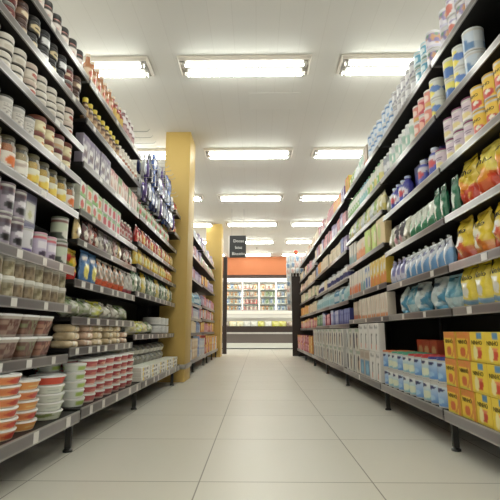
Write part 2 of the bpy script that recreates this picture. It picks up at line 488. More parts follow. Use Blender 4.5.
P['glasspot2'] = tub('paste_pot', 'clear pot of green olives', .037, .088, D((144, 132, 104), ('n', 6, 3, (190, 180, 152), 6, .45), ('n', 9, 5, (98, 90, 62), 2, .55), ('v', .82, 1, (180, 176, 164))), (205, 203, 196), .93, 'pot')
for i, (a, b, dd) in enumerate((((132, 76, 68), (168, 124, 100), 'reddish'), ((118, 88, 80), (152, 126, 110), 'brown'), ((128, 92, 76), (118, 124, 88), 'mixed green-brown'))):
    P[f'deli{i}'] = deli('deli_box', f'clear tapered deli box of {dd} antipasto', .138, .15, .096, D(a, ('n', 5, 4, b, i + 2, .4), ('n', 9, 7, (96, 58, 52), i + 7, .55), ('v', .84, 1, (190, 180, 170)), ('v', 0, .1, (160, 146, 136))))
P['orangetub'] = tub('cheese_tub', 'round orange spread tub with white lid', .073, .0392, D((212, 122, 70), ('v', 0, .16, (226, 196, 160)), ('e', .5, .5, .2, .34, (190, 60, 46)), ('v', .88, 1, (220, 160, 120))))
P['orangetub2'] = tub('cheese_tub', 'round pale orange tub with white lid', .073, .04, D((222, 150, 80), ('v', 0, .16, (226, 196, 160)), ('r', .3, .7, .35, .6, (236, 196, 130))))
P['greentub'] = tub('cheese_tub', 'round white tub, green leaf print, white lid', .08, .038, D((214, 218, 208), ('r', .56, .86, .2, .8, (150, 176, 70)), ('r', .14, .4, .35, .6, (176, 184, 176))))
P['leaftub'] = tub('cheese_tub', 'round tub with green olive band, white lid', .08, .038, D((206, 212, 190), ('n', 9, 3, (110, 130, 50), 3, .5)))
P['bigredtub'] = tub('cheese_tub', 'wide red-banded tub with white lid', .085, .042, D((214, 78, 56), ('v', 0, .1, (226, 220, 210))))
P['greentub2'] = tub('cheese_tub', 'small white tub with green print', .064, .044, D((216, 220, 214), ('r', .25, .75, .3, .8, (164, 190, 90)), ('m', .1, .9, .1, .3, (160, 170, 170), 20)))
P['redtub'] = tub('cheese_tub', 'small red tub with white lid', .058, .046, D((186, 82, 84), ('v', 0, .2, (222, 200, 190)), ('e', .5, .5, .3, .22, (204, 120, 112))))
P['redtub2'] = tub('cheese_tub', 'small crimson tub with white lid', .058, .046, D((166, 58, 66), ('v', 0, .2, (214, 190, 180)), ('e', .5, .5, .2, .2, (216, 160, 140))))
# ---- cooler goods
def puffy(key, desc, a, b, e):
    h, w, d = .04, .15, .115
    lv = [(h * k / 8, w * (.86 + .14 * math.sin(PI * k / 8) ** .6), d * (.84 + .16 * math.sin(PI * k / 8) ** .6), .03) for k in range(9)]
    me = loft('pastry_pack', lv, 'bag', D(a, ('n', 6, 3, b, 4, .5), ('v', .84, 1, e), ('r', .3, .7, .3, .7, (226, 216, 196))), nu=12, ns=6, nc=4, side=D(a, ('n', 4, 3, b, 7, .5)), wig=.003, seed=len(desc), top=b)
    P[key] = Proto('pastry_pack', 'pack', desc, w, d, h + .003, me, [])
puffy('tray', 'flat beige film-wrapped pastry pack', (206, 184, 146), (228, 212, 180), (166, 138, 100))
puffy('ptray', 'flat pinkish film-wrapped meat pack', (196, 162, 138), (216, 194, 172), (160, 112, 96))
P['flatpack'] = carton('noodle_pack', 'pack', 'flat white pack with yellow label', .15, .15, .034, D((222, 220, 212), ('r', .3, .6, .1, .9, (224, 188, 70)), ('r', .7, .95, .2, .8, (70, 66, 60))), (216, 212, 204), nu=12, nv=4, topc=(226, 224, 214), mt='film')
P['flatpack2'] = carton('noodle_pack', 'pack', 'flat white pack with grey label', .15, .15, .034, D((226, 222, 212), ('r', .1, .5, .2, .8, (120, 116, 108))), (218, 214, 206), nu=12, nv=4, topc=(228, 224, 212), mt='film')
P['dome'] = Proto('salad_bowl', 'bowl', 'clear domed salad bowl', .15, .15, .09, lathe('salad_bowl', [(.05, 0), (.06, .004), (.074, .04)], 'plastic', (224, 222, 214)),
                  [('lid', lathe('lid', [(.075, .0404), (.075, .046), (.066, .07), (.045, .086), (.02, .09)], 'clear', (220, 220, 216))), ('contents', lathe('contents', [(.06, .03), (.066, .042), (.05, .064), (.02, .07)], 'ctn', (216, 212, 190)))])
def veg(i, a, b, dd): return pouch('salad_bag', 'bag', dd, .17, .12, .10, D((206, 206, 196), ('n', 8, 6, a, i, .42), ('n', 10, 8, b, i + 5, .58), ('n', 5, 5, (226, 224, 214), i + 9, .66)), seed=i, wig=.012, flat=True, topw=1.0, nu=16)
P['veg0'] = veg(1, (150, 160, 120), (84, 110, 56), 'low clear bag of green salad leaves')
P['veg1'] = veg(2, (176, 186, 90), (206, 200, 60), 'low clear bag of yellow-green peppers')
P['veg2'] = veg(3, (150, 140, 126), (110, 100, 88), 'low clear bag of greyish mushrooms')
P['veg3'] = veg(4, (206, 196, 160), (220, 206, 130), 'low clear bag of cream noodles')
P['redyel'] = pouch('snack_bag', 'bag', 'red and yellow snack bag', .12, .05, .165, D((196, 40, 34), ('e', .5, .55, .34, .25, YEL), ('v', .86, 1, (210, 180, 60)), ('n', 4, 4, (90, 130, 50), 3, .72)), seed=3)
P['bluyel'] = pouch('snack_bag', 'bag', 'blue snack bag with yellow picture', .12, .05, .18, D((74, 120, 176), ('e', .55, .4, .33, .25, (226, 214, 110)), ('r', .1, .6, .72, .9, W)), seed=4)
P['clearorg'] = pouch('cereal_pouch', 'pouch', 'clear pouch with orange-red base', .105, .06, .17, D((196, 190, 180), ('n', 6, 6, (140, 128, 112), 5, .55), ('v', 0, .32, (206, 84, 50)), ('n', 6, 10, (224, 130, 80), 8, .68)), seed=5)
P['clearred'] = pouch('cereal_pouch', 'pouch', 'clear pouch with maroon base', .105, .06, .17, D((196, 192, 186), ('n', 6, 6, (150, 140, 128), 7, .55), ('v', 0, .26, (150, 50, 66))), seed=6)
cp = [('pale tan', (206, 180, 120)), ('dark plum', (92, 50, 54)), ('rose-white', (206, 160, 156)), ('brown-red', (140, 62, 52)), ('grey-white', (190, 184, 178)), ('lilac-white', (186, 166, 184))]
for i, (n_, c_) in enumerate(cp):
    P[f'pk{i}'] = pouch('seasoning_pouch', 'pouch', f'small {n_} seasoning pouch', .088, .045, .13, D(c_, ('e', .5, .4, .35, .22, (226, 218, 206)), ('n', 6, 6, (60, 40, 40), i, .64), ('v', .8, 1, tuple(int(x * .7) for x in c_))), seed=i, wig=.004)
P['jelly'] = carton('jelly_box', 'box', 'small green-white box with red fruit', .088, .05, .088, D((206, 210, 196), ('v', 0, .3, (130, 176, 100)), ('e', .5, .5, .3, .3, (200, 70, 56)), ('r', .1, .9, .78, .95, (226, 220, 210))), (196, 198, 184))
P['jelly2'] = carton('jelly_box', 'box', 'small white box with crimson fruit', .088, .05, .088, D((220, 210, 206), ('e', .5, .42, .34, .34, (196, 56, 74)), ('r', .1, .9, .76, .94, (120, 170, 110))), (206, 196, 192))
P['jelly3'] = carton('jelly_box', 'box', 'small orange-fruit box, green band', .088, .05, .088, D((214, 206, 186), ('v', .72, .96, (140, 184, 100)), ('e', .5, .4, .3, .3, (214, 104, 50))), (200, 192, 174))
P['vinegar'] = bottle('sauce_bottle', 'bottle', 'small white-topped red sauce bottle', .03, .155, D((130, 34, 34), ('v', .2, .6, (214, 204, 196)), ('r', .3, .7, .3, .5, (160, 60, 60))), (216, 210, 204), .5)
P['lilbox'] = carton('soup_box', 'box', 'tall grey-lilac box with pale picture', .088, .05, .185, D((172, 162, 176), ('r', .08, .92, .12, .7, (222, 218, 216)), ('e', .5, .38, .3, .16, (120, 96, 104)), ('n', 4, 7, (96, 80, 110), 3, .58), ('n', 5, 8, (222, 218, 220), 8, .6), ('v', .86, .96, (110, 92, 130))), (136, 128, 144))
P['redwhite'] = carton('soup_box', 'box', 'rose-white printed packet box', .08, .045, .15, D((206, 186, 180), ('v', .7, .95, (186, 90, 86)), ('e', .5, .38, .3, .22, (180, 120, 90)), ('n', 6, 6, (226, 214, 206), 4, .6)), (180, 160, 156))
P['greenpk'] = carton('soup_box', 'box', 'pale green printed packet box', .08, .045, .15, D((206, 204, 184), ('v', .7, .95, (120, 150, 90)), ('e', .5, .38, .3, .22, (190, 130, 110))), (176, 176, 156))
P['spice'] = bottle('spice_bottle', 'bottle', 'dark spice bottle with yellow cap', .025, .15, D((72, 48, 34), ('v', .18, .58, (150, 110, 76)), ('n', 5, 6, (206, 180, 130), 3, .6)), (214, 190, 60), .62, .68, capf=.2)
P['spice2'] = bottle('spice_bottle', 'bottle', 'pale spice bottle with white cap', .025, .14, D((206, 194, 180), ('v', .2, .6, (224, 218, 206)), ('r', .2, .8, .3, .5, (170, 110, 90))), (222, 216, 206), .62, .68, capf=.16)
P['oil'] = bottle('sauce_bottle', 'bottle', 'tall amber sauce bottle, pale label', .033, .2, D((160, 100, 60), ('v', .15, .55, (216, 190, 160)), ('e', .5, .36, .24, .14, (190, 80, 60))), (216, 200, 180), .42, .6)
P['oil2'] = bottle('sauce_bottle', 'bottle', 'tall red sauce bottle, yellow label', .033, .19, D((140, 40, 36), ('v', .15, .55, (206, 170, 80))), (206, 190, 170), .42, .6)
P['oil3'] = bottle('sauce_bottle', 'bottle', 'tall plum bottle with white shoulder', .033, .21, D((110, 60, 66), ('v', .5, .9, (216, 206, 206)), ('v', .15, .4, (190, 150, 150))), (220, 214, 210), .5, .62)
P['yelbox'] = carton('tea_box', 'box', 'upright pale yellow box', .1, .07, .16, D((214, 206, 120), ('v', .2, .5, (226, 222, 190))), (196, 186, 100))
P['minibot'] = bottle('dressing_bottle', 'bottle', 'small white-green dressing bottle', .028, .14, D((206, 206, 190), ('v', .25, .55, (140, 170, 120))), (120, 150, 110), .5)
P['minibot2'] = bottle('dressing_bottle', 'bottle', 'small rosy dressing bottle', .028, .14, D((196, 170, 150), ('v', .25, .55, (200, 90, 90))), (190, 80, 80), .5)
for i, (n_, a, b) in enumerate((('red', (186, 44, 40), (224, 190, 160)), ('orange', (206, 104, 40), (230, 200, 120)), ('yellow', (222, 186, 66), (236, 220, 150)), ('tan', (196, 160, 96), (226, 210, 170)))):
    P[f'pasta{i}'] = pouch('pasta_pack', 'pack', f'{n_} dried-food pack', .1, .055, .135, D(a, ('e', .5, .45, .34, .25, b), ('v', .82, 1, tuple(int(x * .8) for x in a))), seed=20 + i, wig=.005)
for i, (n_, a, b) in enumerate((('green-white', (196, 206, 186), (80, 120, 70)), ('grey-green', (150, 160, 140), (60, 90, 80)), ('yellow-white', (214, 206, 150), (222, 190, 60)))):
    P[f'bean{i}'] = pouch('grain_bag', 'bag', f'{n_} grain bag', .13, .08, .185, D(a, ('n', 5, 5, b, i, .5), ('e', .5, .5, .25, .2, (226, 222, 206)), ('v', .84, 1, b)), seed=30 + i, wig=.008)
P['plates'] = Proto('plate_pile', 'plate pack', 'film-wrapped round white plate pack', .19, .19, .085, lathe('plate_pile', [(.06, 0), (.094, .012), (.095, .014), (.091, .026), (.095, .028), (.091, .04), (.095, .042), (.091, .054), (.095, .056), (.091, .068), (.095, .07), (.093, .085), (.06, .078)], 'plastic', (206, 206, 204)), [])
P['plates'].name = 'disposable_plate_pack'
for i, (n_, a, b) in enumerate((('blue', (56, 84, 156), (200, 206, 220)), ('navy', (36, 38, 86), (150, 160, 200)), ('silver-white', (196, 198, 206), (90, 110, 160)), ('purple', (92, 70, 140), (196, 180, 206)), ('dark grey', (60, 60, 74), (170, 176, 196)))):
    me = loft('hanging_pack', [(-.16, .085, .004, .001), (-.158, .088, .02, .004), (-.12, .088, .026, .004), (-.06, .088, .026, .004), (-.035, .088, .006, .002), (0, .088, .003, .001), (.012, .05, .003, .001)], 'film',
              D(a, ('e', .5, .4, .36, .3, b), ('v', .75, .95, tuple(min(255, int(x * 1.3)) for x in a))), nu=8, ns=1, nc=2)
    P[f'hang{i}'] = Proto('hanging_pack', 'pack', f'{n_} carded pack hung on hook', .09, .03, .17, me, [])
# ---- milk formula side
def mcan(key, desc, r, h, col, lid, text=None): P[key] = can('formula_can', 'can', desc, r, h, col, lid, text=text)
mcan('purcan', 'white can with purple-green print', .047, .125, D((206, 202, 210), ('n', 4, 4, (110, 92, 150), 4, .52), ('n', 5, 5, (96, 146, 100), 8, .6), ('n', 6, 6, (206, 150, 90), 3, .72), ('v', .05, .2, (190, 186, 206))), (196, 194, 200))
mcan('redspot', 'white can with red picture', .047, .125, D((206, 202, 206), ('e', .5, .4, .3, .28, (196, 110, 96)), ('n', 5, 5, (140, 130, 170), 3, .66)), (190, 188, 194))
mcan('tealcan', 'teal-blue banded can', .047, .125, D((190, 204, 210), ('v', .35, .85, (70, 146, 176)), ('e', .5, .6, .25, .18, (206, 220, 224)), ('v', .05, .2, (110, 140, 130))), (150, 190, 200))
mcan('greycan', 'grey-white can with slate print', .045, .125, D((204, 202, 204), ('n', 4, 5, (84, 80, 104), 6, .5), ('v', .8, .95, (160, 156, 166))), (176, 174, 180))
mcan('bwcan', 'white can with pale blue print', .045, .125, D((206, 212, 220), ('n', 4, 4, (120, 160, 200), 9, .52), ('v', .78, .95, (90, 130, 180))), (200, 206, 214))
mcan('bigblue', 'large steel-blue can, white stripe', .052, .13, D((184, 196, 208), ('r', .52, .85, .1, .95, (84, 124, 172)), ('e', .3, .35, .2, .25, (120, 156, 196)), ('n', 4, 4, (206, 212, 218), 4, .6)), (200, 204, 208))
mcan('yelblue', 'white can with blue and yellow blobs', .049, .128, D((206, 208, 206), ('e', .6, .5, .36, .2, (80, 120, 190)), ('e', .35, .28, .36, .2, (222, 206, 70)), ('e', .4, .8, .3, .12, (222, 206, 90))), (206, 206, 200))
mcan('yelblue2', 'yellow can with blue swirl', .049, .128, D((216, 206, 90), ('e', .65, .35, .4, .26, (70, 110, 180)), ('r', .1, .45, .55, .85, (216, 214, 200))), (206, 206, 190))
mcan('pinkcan', 'coral-pink can with cream mark', .045, .122, D((196, 72, 84), ('e', .5, .5, .3, .25, (226, 170, 150)), ('v', .8, .96, (222, 150, 146))), (216, 206, 200))
mcan('pinkcan2', 'salmon can with gold base', .045, .122, D((214, 130, 116), ('v', .04, .34, (206, 160, 80)), ('e', .5, .6, .25, .2, (230, 200, 190))), (216, 206, 200))
mcan('ycan', 'yellow can with red cup picture', .049, .128, D((230, 186, 46), ('e', .5, .26, .34, .2, (200, 50, 36)), ('r', .3, .7, .03, .1, (200, 60, 40)), ('v', .9, .97, (190, 50, 36)), ('e', .62, .32, .1, .08, (232, 220, 200))), (206, 160, 50), ('NINHO', .022, .078, (60, 40, 24)))
mcan('lilcanR', 'white can with lilac print, plum lid', .049, .128, D((224, 218, 214), ('n', 5, 5, (196, 176, 194), 4, .62), ('e', .5, .3, .3, .14, (216, 200, 140)), ('m', .2, .8, .5, .75, (110, 84, 120), 16)), (130, 50, 100))
for nm_, lc, ln_ in (('N', (52, 66, 150), 'navy'), ('R', (196, 54, 56), 'red'), ('G', (70, 160, 130), 'teal'), ('O', (210, 110, 60), 'orange')):
    mcan('base' + nm_ + '1', f'blue-white can, navy ribbon, {ln_} lid', .049, .128, D((86, 138, 204), ('g', .1, .9, (196, 212, 228)), ('e', .5, .3, .22, .14, (150, 190, 224)), ('e', .42, .8, .32, .09, (44, 46, 100))), lc)
    mcan('base' + nm_ + '2', f'pale teal can, navy ribbon, {ln_} lid', .049, .128, D((120, 182, 200), ('g', .05, .8, (216, 220, 220)), ('e', .6, .34, .26, .2, (216, 222, 200)), ('e', .36, .8, .34, .1, (44, 46, 100))), lc)
mcan('baseS1', 'blue-white can, navy ribbon, silver lid', .049, .128, D((100, 150, 212), ('g', .1, .9, (206, 218, 230)), ('e', .5, .3, .22, .14, (160, 196, 226)), ('e', .42, .78, .34, .1, (44, 46, 100))), None)
mcan('baseS2', 'pale teal can, navy ribbon, silver lid', .049, .128, D((130, 188, 204), ('g', .05, .8, (222, 224, 224)), ('e', .6, .34, .26, .2, (216, 222, 200)), ('e', .36, .78, .34, .1, (44, 46, 100))), None)
for k_ in 'NRGO':
    P[f'base{k_}1'].lower = P['baseS1']; P[f'base{k_}2'].lower = P['baseS2']
P['slim'] = bottle('wipe_bottle', 'bottle', 'slim white bottle with green print', .036, .2, D((206, 210, 204), ('n', 3, 6, (140, 176, 160), 4, .55), ('v', .8, 1, (216, 218, 214))), (210, 212, 208), .75, .8)
P['slim2'] = bottle('wipe_bottle', 'bottle', 'slim pale grey bottle, mint label', .036, .2, D((196, 200, 200), ('v', .2, .6, (150, 190, 176)), ('e', .5, .4, .2, .14, W)), (206, 208, 206), .75, .8)
P['slim3'] = bottle('wipe_bottle', 'bottle', 'slim slate bottle, white cap', .036, .19, D((150, 154, 166), ('v', .3, .6, (206, 206, 210))), (210, 210, 212), .75, .8)
P['detb'] = bottle('detergent_bottle', 'bottle', 'red-white-blue detergent bottle', .042, .19, D((206, 200, 210), ('d', .2, .4, (70, 84, 180)), ('e', .5, .5, .34, .16, (200, 70, 80)), ('v', .78, .9, (90, 100, 190))), (200, 206, 226), .5, .7)
P['detb2'] = bottle('detergent_bottle', 'bottle', 'violet detergent bottle, white label', .042, .19, D((70, 70, 160), ('e', .5, .4, .36, .2, (206, 200, 220)), ('e', .5, .4, .2, .1, (190, 80, 100))), (180, 186, 220), .5, .7)
P['navybox'] = carton('detergent_box', 'box', 'dark blue detergent box', .1, .08, .23, D((48, 46, 120), ('e', .5, .6, .3, .15, (90, 90, 170))), (36, 34, 96))
P['greybot'] = pouch('refill_pouch', 'pouch', 'greenish-grey refill pouch', .1, .06, .15, D((170, 172, 160), ('n', 5, 5, (120, 130, 116), 4, .5), ('e', .5, .5, .25, .2, (214, 210, 196))), seed=41)
NT = ('Ninho', .05, .19, (40, 34, 20), 0, .2)
def ndes(bot, pic, cup): return D((226, 196, 52), ('v', 0, .3, bot), ('e', .46, .42, .26, .24, pic), ('e', .6, .34, .16, .13, cup), ('v', .93, 1, (206, 170, 40)), ('n', 4, 4, (240, 220, 110), 7, .72))
P['bigbag'] = pouch('milk_powder_bag', 'bag', 'big yellow milk-powder bag, red base', .175, .12, .25, D((222, 190, 50), ('v', 0, .42, (206, 66, 34)), ('e', .5, .42, .3, .12, (232, 150, 50)), ('e', .6, .22, .2, .1, (222, 110, 70)), ('n', 4, 4, (236, 214, 100), 4, .7)), seed=51, wig=.014, text=('Ninho', .046, .175, (50, 50, 24), 0, .2), topw=.86)
P['bigbag2'] = pouch('milk_powder_bag', 'bag', 'big yellow milk-powder bag, scarlet base', .175, .12, .255, D((214, 184, 46), ('v', 0, .45, (200, 56, 32)), ('e', .4, .44, .3, .1, (226, 140, 40)), ('n', 4, 4, (232, 206, 90), 9, .7)), seed=52, wig=.015, text=('Ninho', .046, .18, (50, 50, 24), 0, .2), topw=.84)
P['midbag'] = pouch('milk_powder_bag', 'bag', 'yellow milk-powder bag, white picture', .17, .11, .22, ndes((196, 70, 40), (222, 220, 212), (206, 80, 50)), seed=53, wig=.012, text=('Ninho', .042, .16, (40, 36, 20), 0, .2), topw=.9)
P['midbag2'] = pouch('milk_powder_bag', 'bag', 'golden milk-powder bag, orange base', .165, .11, .215, ndes((206, 110, 40), (226, 220, 200), (200, 90, 40)), seed=54, wig=.012, text=('Ninho', .042, .155, (40, 36, 20), 0, .2), topw=.88)
P['lowbag'] = pouch('milk_powder_bag', 'bag', 'yellow milk-powder bag, blue base stripe', .135, .09, .2, D((224, 200, 56), ('v', .08, .2, (96, 140, 176)), ('v', 0, .08, (206, 190, 60)), ('e', .42, .45, .28, .2, (220, 218, 210)), ('n', 4, 4, (238, 222, 120), 3, .72), ('v', .9, 1, (206, 180, 44))), seed=55, wig=.009, text=('Ninho', .038, .15, (44, 44, 24), 0, .2), topw=.93)
def nbox(key, desc, col, side): P[key] = carton('milk_sachet_box', 'box', desc, .135, .06, .132, col, side, nu=18, nv=18, text=('NINHO', .027, .084, (64, 44, 22), -.008))
nbox('nin0', 'orange-topped yellow sachet box', D((228, 190, 48), ('d', .55, .55, (228, 190, 48)), ('v', .78, 1, (214, 122, 50)), ('a', .3, .45, .52, .5, (206, 130, 40)), ('e', .42, .28, .2, .18, (204, 96, 40)), ('r', .82, 1, 0, 1, (210, 130, 50)), ('r', .0, .8, .0, .08, (190, 180, 60))), (204, 160, 50))
nbox('nin1', 'yellow sachet box, blue flash, red cup', D((230, 196, 50), ('r', .42, .8, .78, .97, (84, 136, 176)), ('r', .42, .84, .62, .75, (230, 196, 50)), ('e', .5, .3, .22, .2, (204, 62, 36)), ('e', .5, .45, .22, .06, (222, 120, 80)), ('e', .3, .3, .14, .25, (230, 214, 150)), ('v', 0, .05, (206, 180, 50))), (212, 176, 46))
P['gpack'] = pouch('dark_green_pack', 'pack', 'slim dark green pack', .08, .05, .2, D((36, 110, 78), ('e', .5, .4, .3, .2, (190, 206, 190)), ('v', .8, 1, (26, 84, 60))), seed=61, wig=.006, topw=1.0); P['gpack'].name = 'snack_pack'
P['gpack2'] = pouch('snack_pack', 'pack', 'white and green pack', .1, .06, .16, D((200, 206, 196), ('d', .1, .5, (60, 130, 96)), ('e', .4, .6, .2, .15, (150, 190, 160))), seed=62, wig=.006, topw=1.0)
P['gpack3'] = pouch('snack_pack', 'pack', 'black and pale printed pack', .11, .07, .17, D((190, 184, 180), ('n', 4, 4, (46, 42, 52), 4, .5), ('e', .5, .3, .25, .16, (206, 150, 160))), seed=63, wig=.008, topw=1.0)
P['gpack4'] = pouch('snack_pack', 'pack', 'pale khaki printed pack', .11, .07, .17, D((180, 180, 160), ('n', 4, 4, (96, 106, 84), 6, .54), ('e', .5, .4, .25, .16, (222, 216, 200))), seed=64, wig=.008, topw=1.0)
P['spout'] = spout_pouch('milk_pouch', 'white-blue spout pouch, navy corner', .105, .07, .16, D((206, 212, 226), ('d', -.1, .8, (110, 156, 206)), ('e', .5, .84, .35, .08, (70, 70, 130)), ('e', .3, .3, .25, .18, (220, 222, 230))), (220, 220, 224), 71)
P['spout2'] = spout_pouch('milk_pouch', 'lilac-white spout pouch', .105, .07, .165, D((204, 204, 222), ('n', 4, 4, (120, 120, 180), 4, .52), ('v', .8, .92, (90, 90, 150)), ('v', 0, .14, (140, 170, 206))), (216, 216, 222), 72)
P['tealbag'] = pouch('diaper_bag', 'bag', 'white and sky-blue soft bag', .17, .1, .19, D((196, 214, 220), ('d', -.3, 1.1, (74, 150, 190)), ('n', 5, 5, (224, 230, 230), 7, .64), ('e', .4, .8, .3, .08, (70, 90, 110))), seed=81, wig=.014, topw=.9)
P['tealbag2'] = pouch('diaper_bag', 'bag', 'teal-blue soft bag, pale base', .17, .1, .185, D((80, 150, 180), ('v', 0, .35, (190, 212, 216)), ('n', 5, 5, (170, 206, 216), 9, .6)), seed=82, wig=.014, topw=.86)
P['appl'] = carton('appliance_box', 'box', 'tall white box with black handle picture', .165, .05, .234, D((218, 216, 214), ('r', .44, .56, .28, .62, (90, 90, 92)), ('r', .56, .7, .58, .64, (90, 90, 92)), ('m', .2, .8, .82, .95, (150, 150, 152), 30), ('r', .4, .5, .06, .25, (206, 110, 90))), (206, 204, 202), nu=16, nv=16)
P['appl2'] = carton('appliance_box', 'box', 'white box with blue photo panel', .165, .05, .234, D((190, 180, 170), ('r', .05, .95, .1, .62, (90, 140, 180)), ('e', .5, .3, .25, .2, (120, 176, 206)), ('r', .05, .95, .66, .95, (166, 150, 136))), (176, 168, 160), nu=16, nv=16)
P['appl3'] = carton('appliance_box', 'box', 'pale box with dark figure picture', .15, .12, .214, D((206, 202, 192), ('e', .5, .45, .24, .36, (54, 50, 56)), ('e', .62, .38, .12, .22, (190, 160, 140)), ('v', .86, .96, (150, 166, 150))), (190, 186, 176), nu=14, nv=14)
P['appl4'] = carton('appliance_box', 'box', 'silver-grey box with slate picture', .15, .12, .214, D((190, 190, 188), ('r', .26, .62, .08, .8, (58, 62, 78)), ('r', .68, .94, .08, .92, (226, 224, 216))), (186, 184, 180), nu=14, nv=14)
P['wcart'] = carton('milk_carton', 'carton', 'slim cream carton with orange base', .068, .07, .2, D((220, 210, 196), ('v', 0, .2, (214, 140, 90)), ('r', .35, .6, .3, .8, (206, 180, 160))), (204, 192, 178))
P['tcart'] = carton('milk_carton', 'carton', 'slim taupe carton with rust base', .068, .07, .19, D((180, 164, 144), ('v', 0, .25, (176, 90, 60)), ('e', .5, .6, .3, .15, (206, 190, 170))), (160, 146, 128))
for k, n_, a, b in (('cy', 'yellow carton with orange base', (230, 190, 60), (222, 130, 40)), ('cb', 'white carton with blue panel', (200, 204, 206), (70, 110, 180)), ('co', 'white carton with orange band', (222, 214, 204), (222, 110, 50)), ('cw', 'white carton with teal mark', (214, 212, 206), (110, 160, 170))):
    P[k] = carton('cereal_carton', 'carton', n_, .095, .07, .235, D(a, ('v', .04, .38, b) if k != 'cb' else ('r', .2, .8, .1, .9, b), ('e', .5, .6, .3, .14, (226, 218, 200)), ('n', 5, 5, W, 3, .72)), tuple(int(x * .9) for x in a))
P['biggreen'] = carton('diaper_carton', 'carton', 'broad lime-green carton', .2, .08, .23, D((160, 190, 60), ('r', .1, .6, .1, .9, (190, 210, 90)), ('e', .7, .5, .2, .25, (214, 200, 150))), (200, 180, 130))
P['bigtan'] = carton('diaper_carton', 'carton', 'broad sand-coloured carton', .22, .06, .24, D((214, 186, 130), ('e', .3, .5, .2, .3, (190, 200, 110)), ('v', .86, .96, (224, 206, 160))), (206, 180, 126))
P['bigorange'] = carton('diaper_carton', 'carton', 'broad cream carton, orange base', .2, .08, .2, D((216, 200, 180), ('r', .05, .95, .05, .5, (222, 128, 54)), ('e', .5, .6, .25, .15, (226, 190, 150))), (206, 190, 170))
P['gw'] = pouch('wipe_pack', 'pack', 'green-white soft pack', .11, .07, .17, D((206, 210, 190), ('n', 4, 4, (140, 180, 90), 4, .5), ('e', .5, .5, .25, .2, (230, 226, 210)), ('v', .85, 1, (180, 196, 120))), seed=91)
P['yw'] = pouch('wipe_pack', 'pack', 'yellow-white soft pack', .11, .07, .17, D((214, 206, 160), ('n', 4, 4, (206, 190, 80), 6, .52), ('e', .5, .45, .25, .2, (230, 226, 214))), seed=92)
P['bw'] = pouch('wipe_pack', 'pack', 'sky-white soft pack', .11, .07, .17, D((206, 212, 214), ('n', 4, 4, (130, 180, 190), 8, .52)), seed=93)
P['gbot'] = bottle('lotion_bottle', 'bottle', 'white lotion bottle with green label', .038, .215, D((212, 214, 204), ('v', .15, .5, (130, 180, 110)), ('e', .5, .34, .2, .12, W)), (90, 150, 90), .5, .74)
P['ybot'] = bottle('lotion_bottle', 'bottle', 'white lotion bottle with yellow label', .038, .215, D((214, 212, 200), ('v', .15, .5, (210, 200, 120))), (206, 206, 190), .5, .74)
P['sbot'] = bottle('lotion_bottle', 'bottle', 'white lotion bottle with sea-blue label', .038, .215, D((210, 214, 214), ('v', .15, .5, (140, 186, 190))), (110, 160, 180), .5, .74)
# ---- small unidentified goods for the distant bays; box kinds are made up
FAR = {}
def far(key, desc, w, d, h, a, b, c=None, kind='box', nm='goods_box'):
    n = 6
    if kind == 'box': FAR[key] = carton(nm, 'box', desc, w, d, h, D(a, ('e', .5, .45, .32, .28, b), ('v', .8, .95, c or b)), tuple(int(x * .88) for x in a), nu=n, nv=8, flap=False)
    elif kind == 'bot':
        p = bottle('cleaner_bottle', 'bottle', desc, w / 2, h, D(a, ('v', .2, .6, b)), c or W, .45, .72)
        FAR[key] = p
    else: FAR[key] = pouch('grocery_bag', 'bag', desc, w, d, h, D(a, ('e', .5, .45, .32, .25, b), ('v', .85, 1, c or b)), nv=8, nu=8, wig=.004, seed=len(FAR))
far('pink', 'pink-white box', .09, .08, .2, (206, 170, 176), (190, 80, 96), nm='cool_goods_box')
far('lil', 'lilac box', .09, .08, .2, (176, 160, 196), (214, 206, 222), (110, 80, 150), nm='cool_goods_box')
far('pur', 'violet box', .1, .08, .2, (110, 84, 150), (206, 196, 220), nm='cool_goods_box')
far('blue', 'blue-white box', .09, .08, .2, (160, 180, 210), (70, 100, 170), nm='cool_goods_box')
far('white', 'plain white box', .1, .1, .18, (212, 210, 206), (170, 180, 200), (150, 160, 190), nm='cool_goods_box')
far('red', 'red box', .1, .08, .2, (190, 70, 66), (224, 190, 180), (220, 180, 60), nm='warm_goods_box')
far('yel', 'yellow box', .09, .08, .2, (222, 190, 80), (214, 110, 50), nm='warm_goods_box')
far('org', 'orange box', .1, .08, .2, (222, 140, 60), (232, 200, 110), nm='warm_goods_box')
far('grn', 'green box', .09, .08, .2, (100, 150, 90), (214, 214, 180))
far('dgrn', 'dark green box', .09, .08, .2, (40, 100, 70), (160, 190, 150))
far('navy', 'navy-blue box', .085, .08, .22, (52, 58, 140), (120, 130, 190))
far('peri', 'periwinkle box', .085, .08, .21, (120, 130, 190), (206, 206, 224))
far('crm', 'cream box', .12, .08, .2, (220, 208, 184), (206, 186, 150), nm='warm_goods_box')
far('tan', 'tan box', .1, .08, .19, (196, 164, 126), (226, 210, 186), nm='warm_goods_box')
far('mag', 'crimson box', .1, .08, .2, (166, 50, 84), (222, 160, 170), nm='warm_goods_box')
far('tealb', 'pale teal bottle', .075, .075, .22, (176, 206, 212), (146, 190, 200), (200, 214, 216), 'bot')
far('blueb', 'mid-blue bottle', .075, .075, .22, (84, 140, 176), (196, 212, 220), (206, 210, 214), 'bot')
far('wnavy', 'white bottle with navy label', .08, .08, .2, (214, 212, 212), (60, 64, 120), (190, 190, 200), 'bot')
far('wbag', 'white-grey bag', .11, .07, .18, (206, 204, 202), (150, 160, 180), None, 'bag')
far('rbag', 'rose bag', .11, .07, .18, (206, 150, 146), (230, 214, 200), None, 'bag')
far('gbag', 'pale green bag', .11, .07, .18, (180, 200, 150), (226, 224, 206), None, 'bag')
F_ = FAR

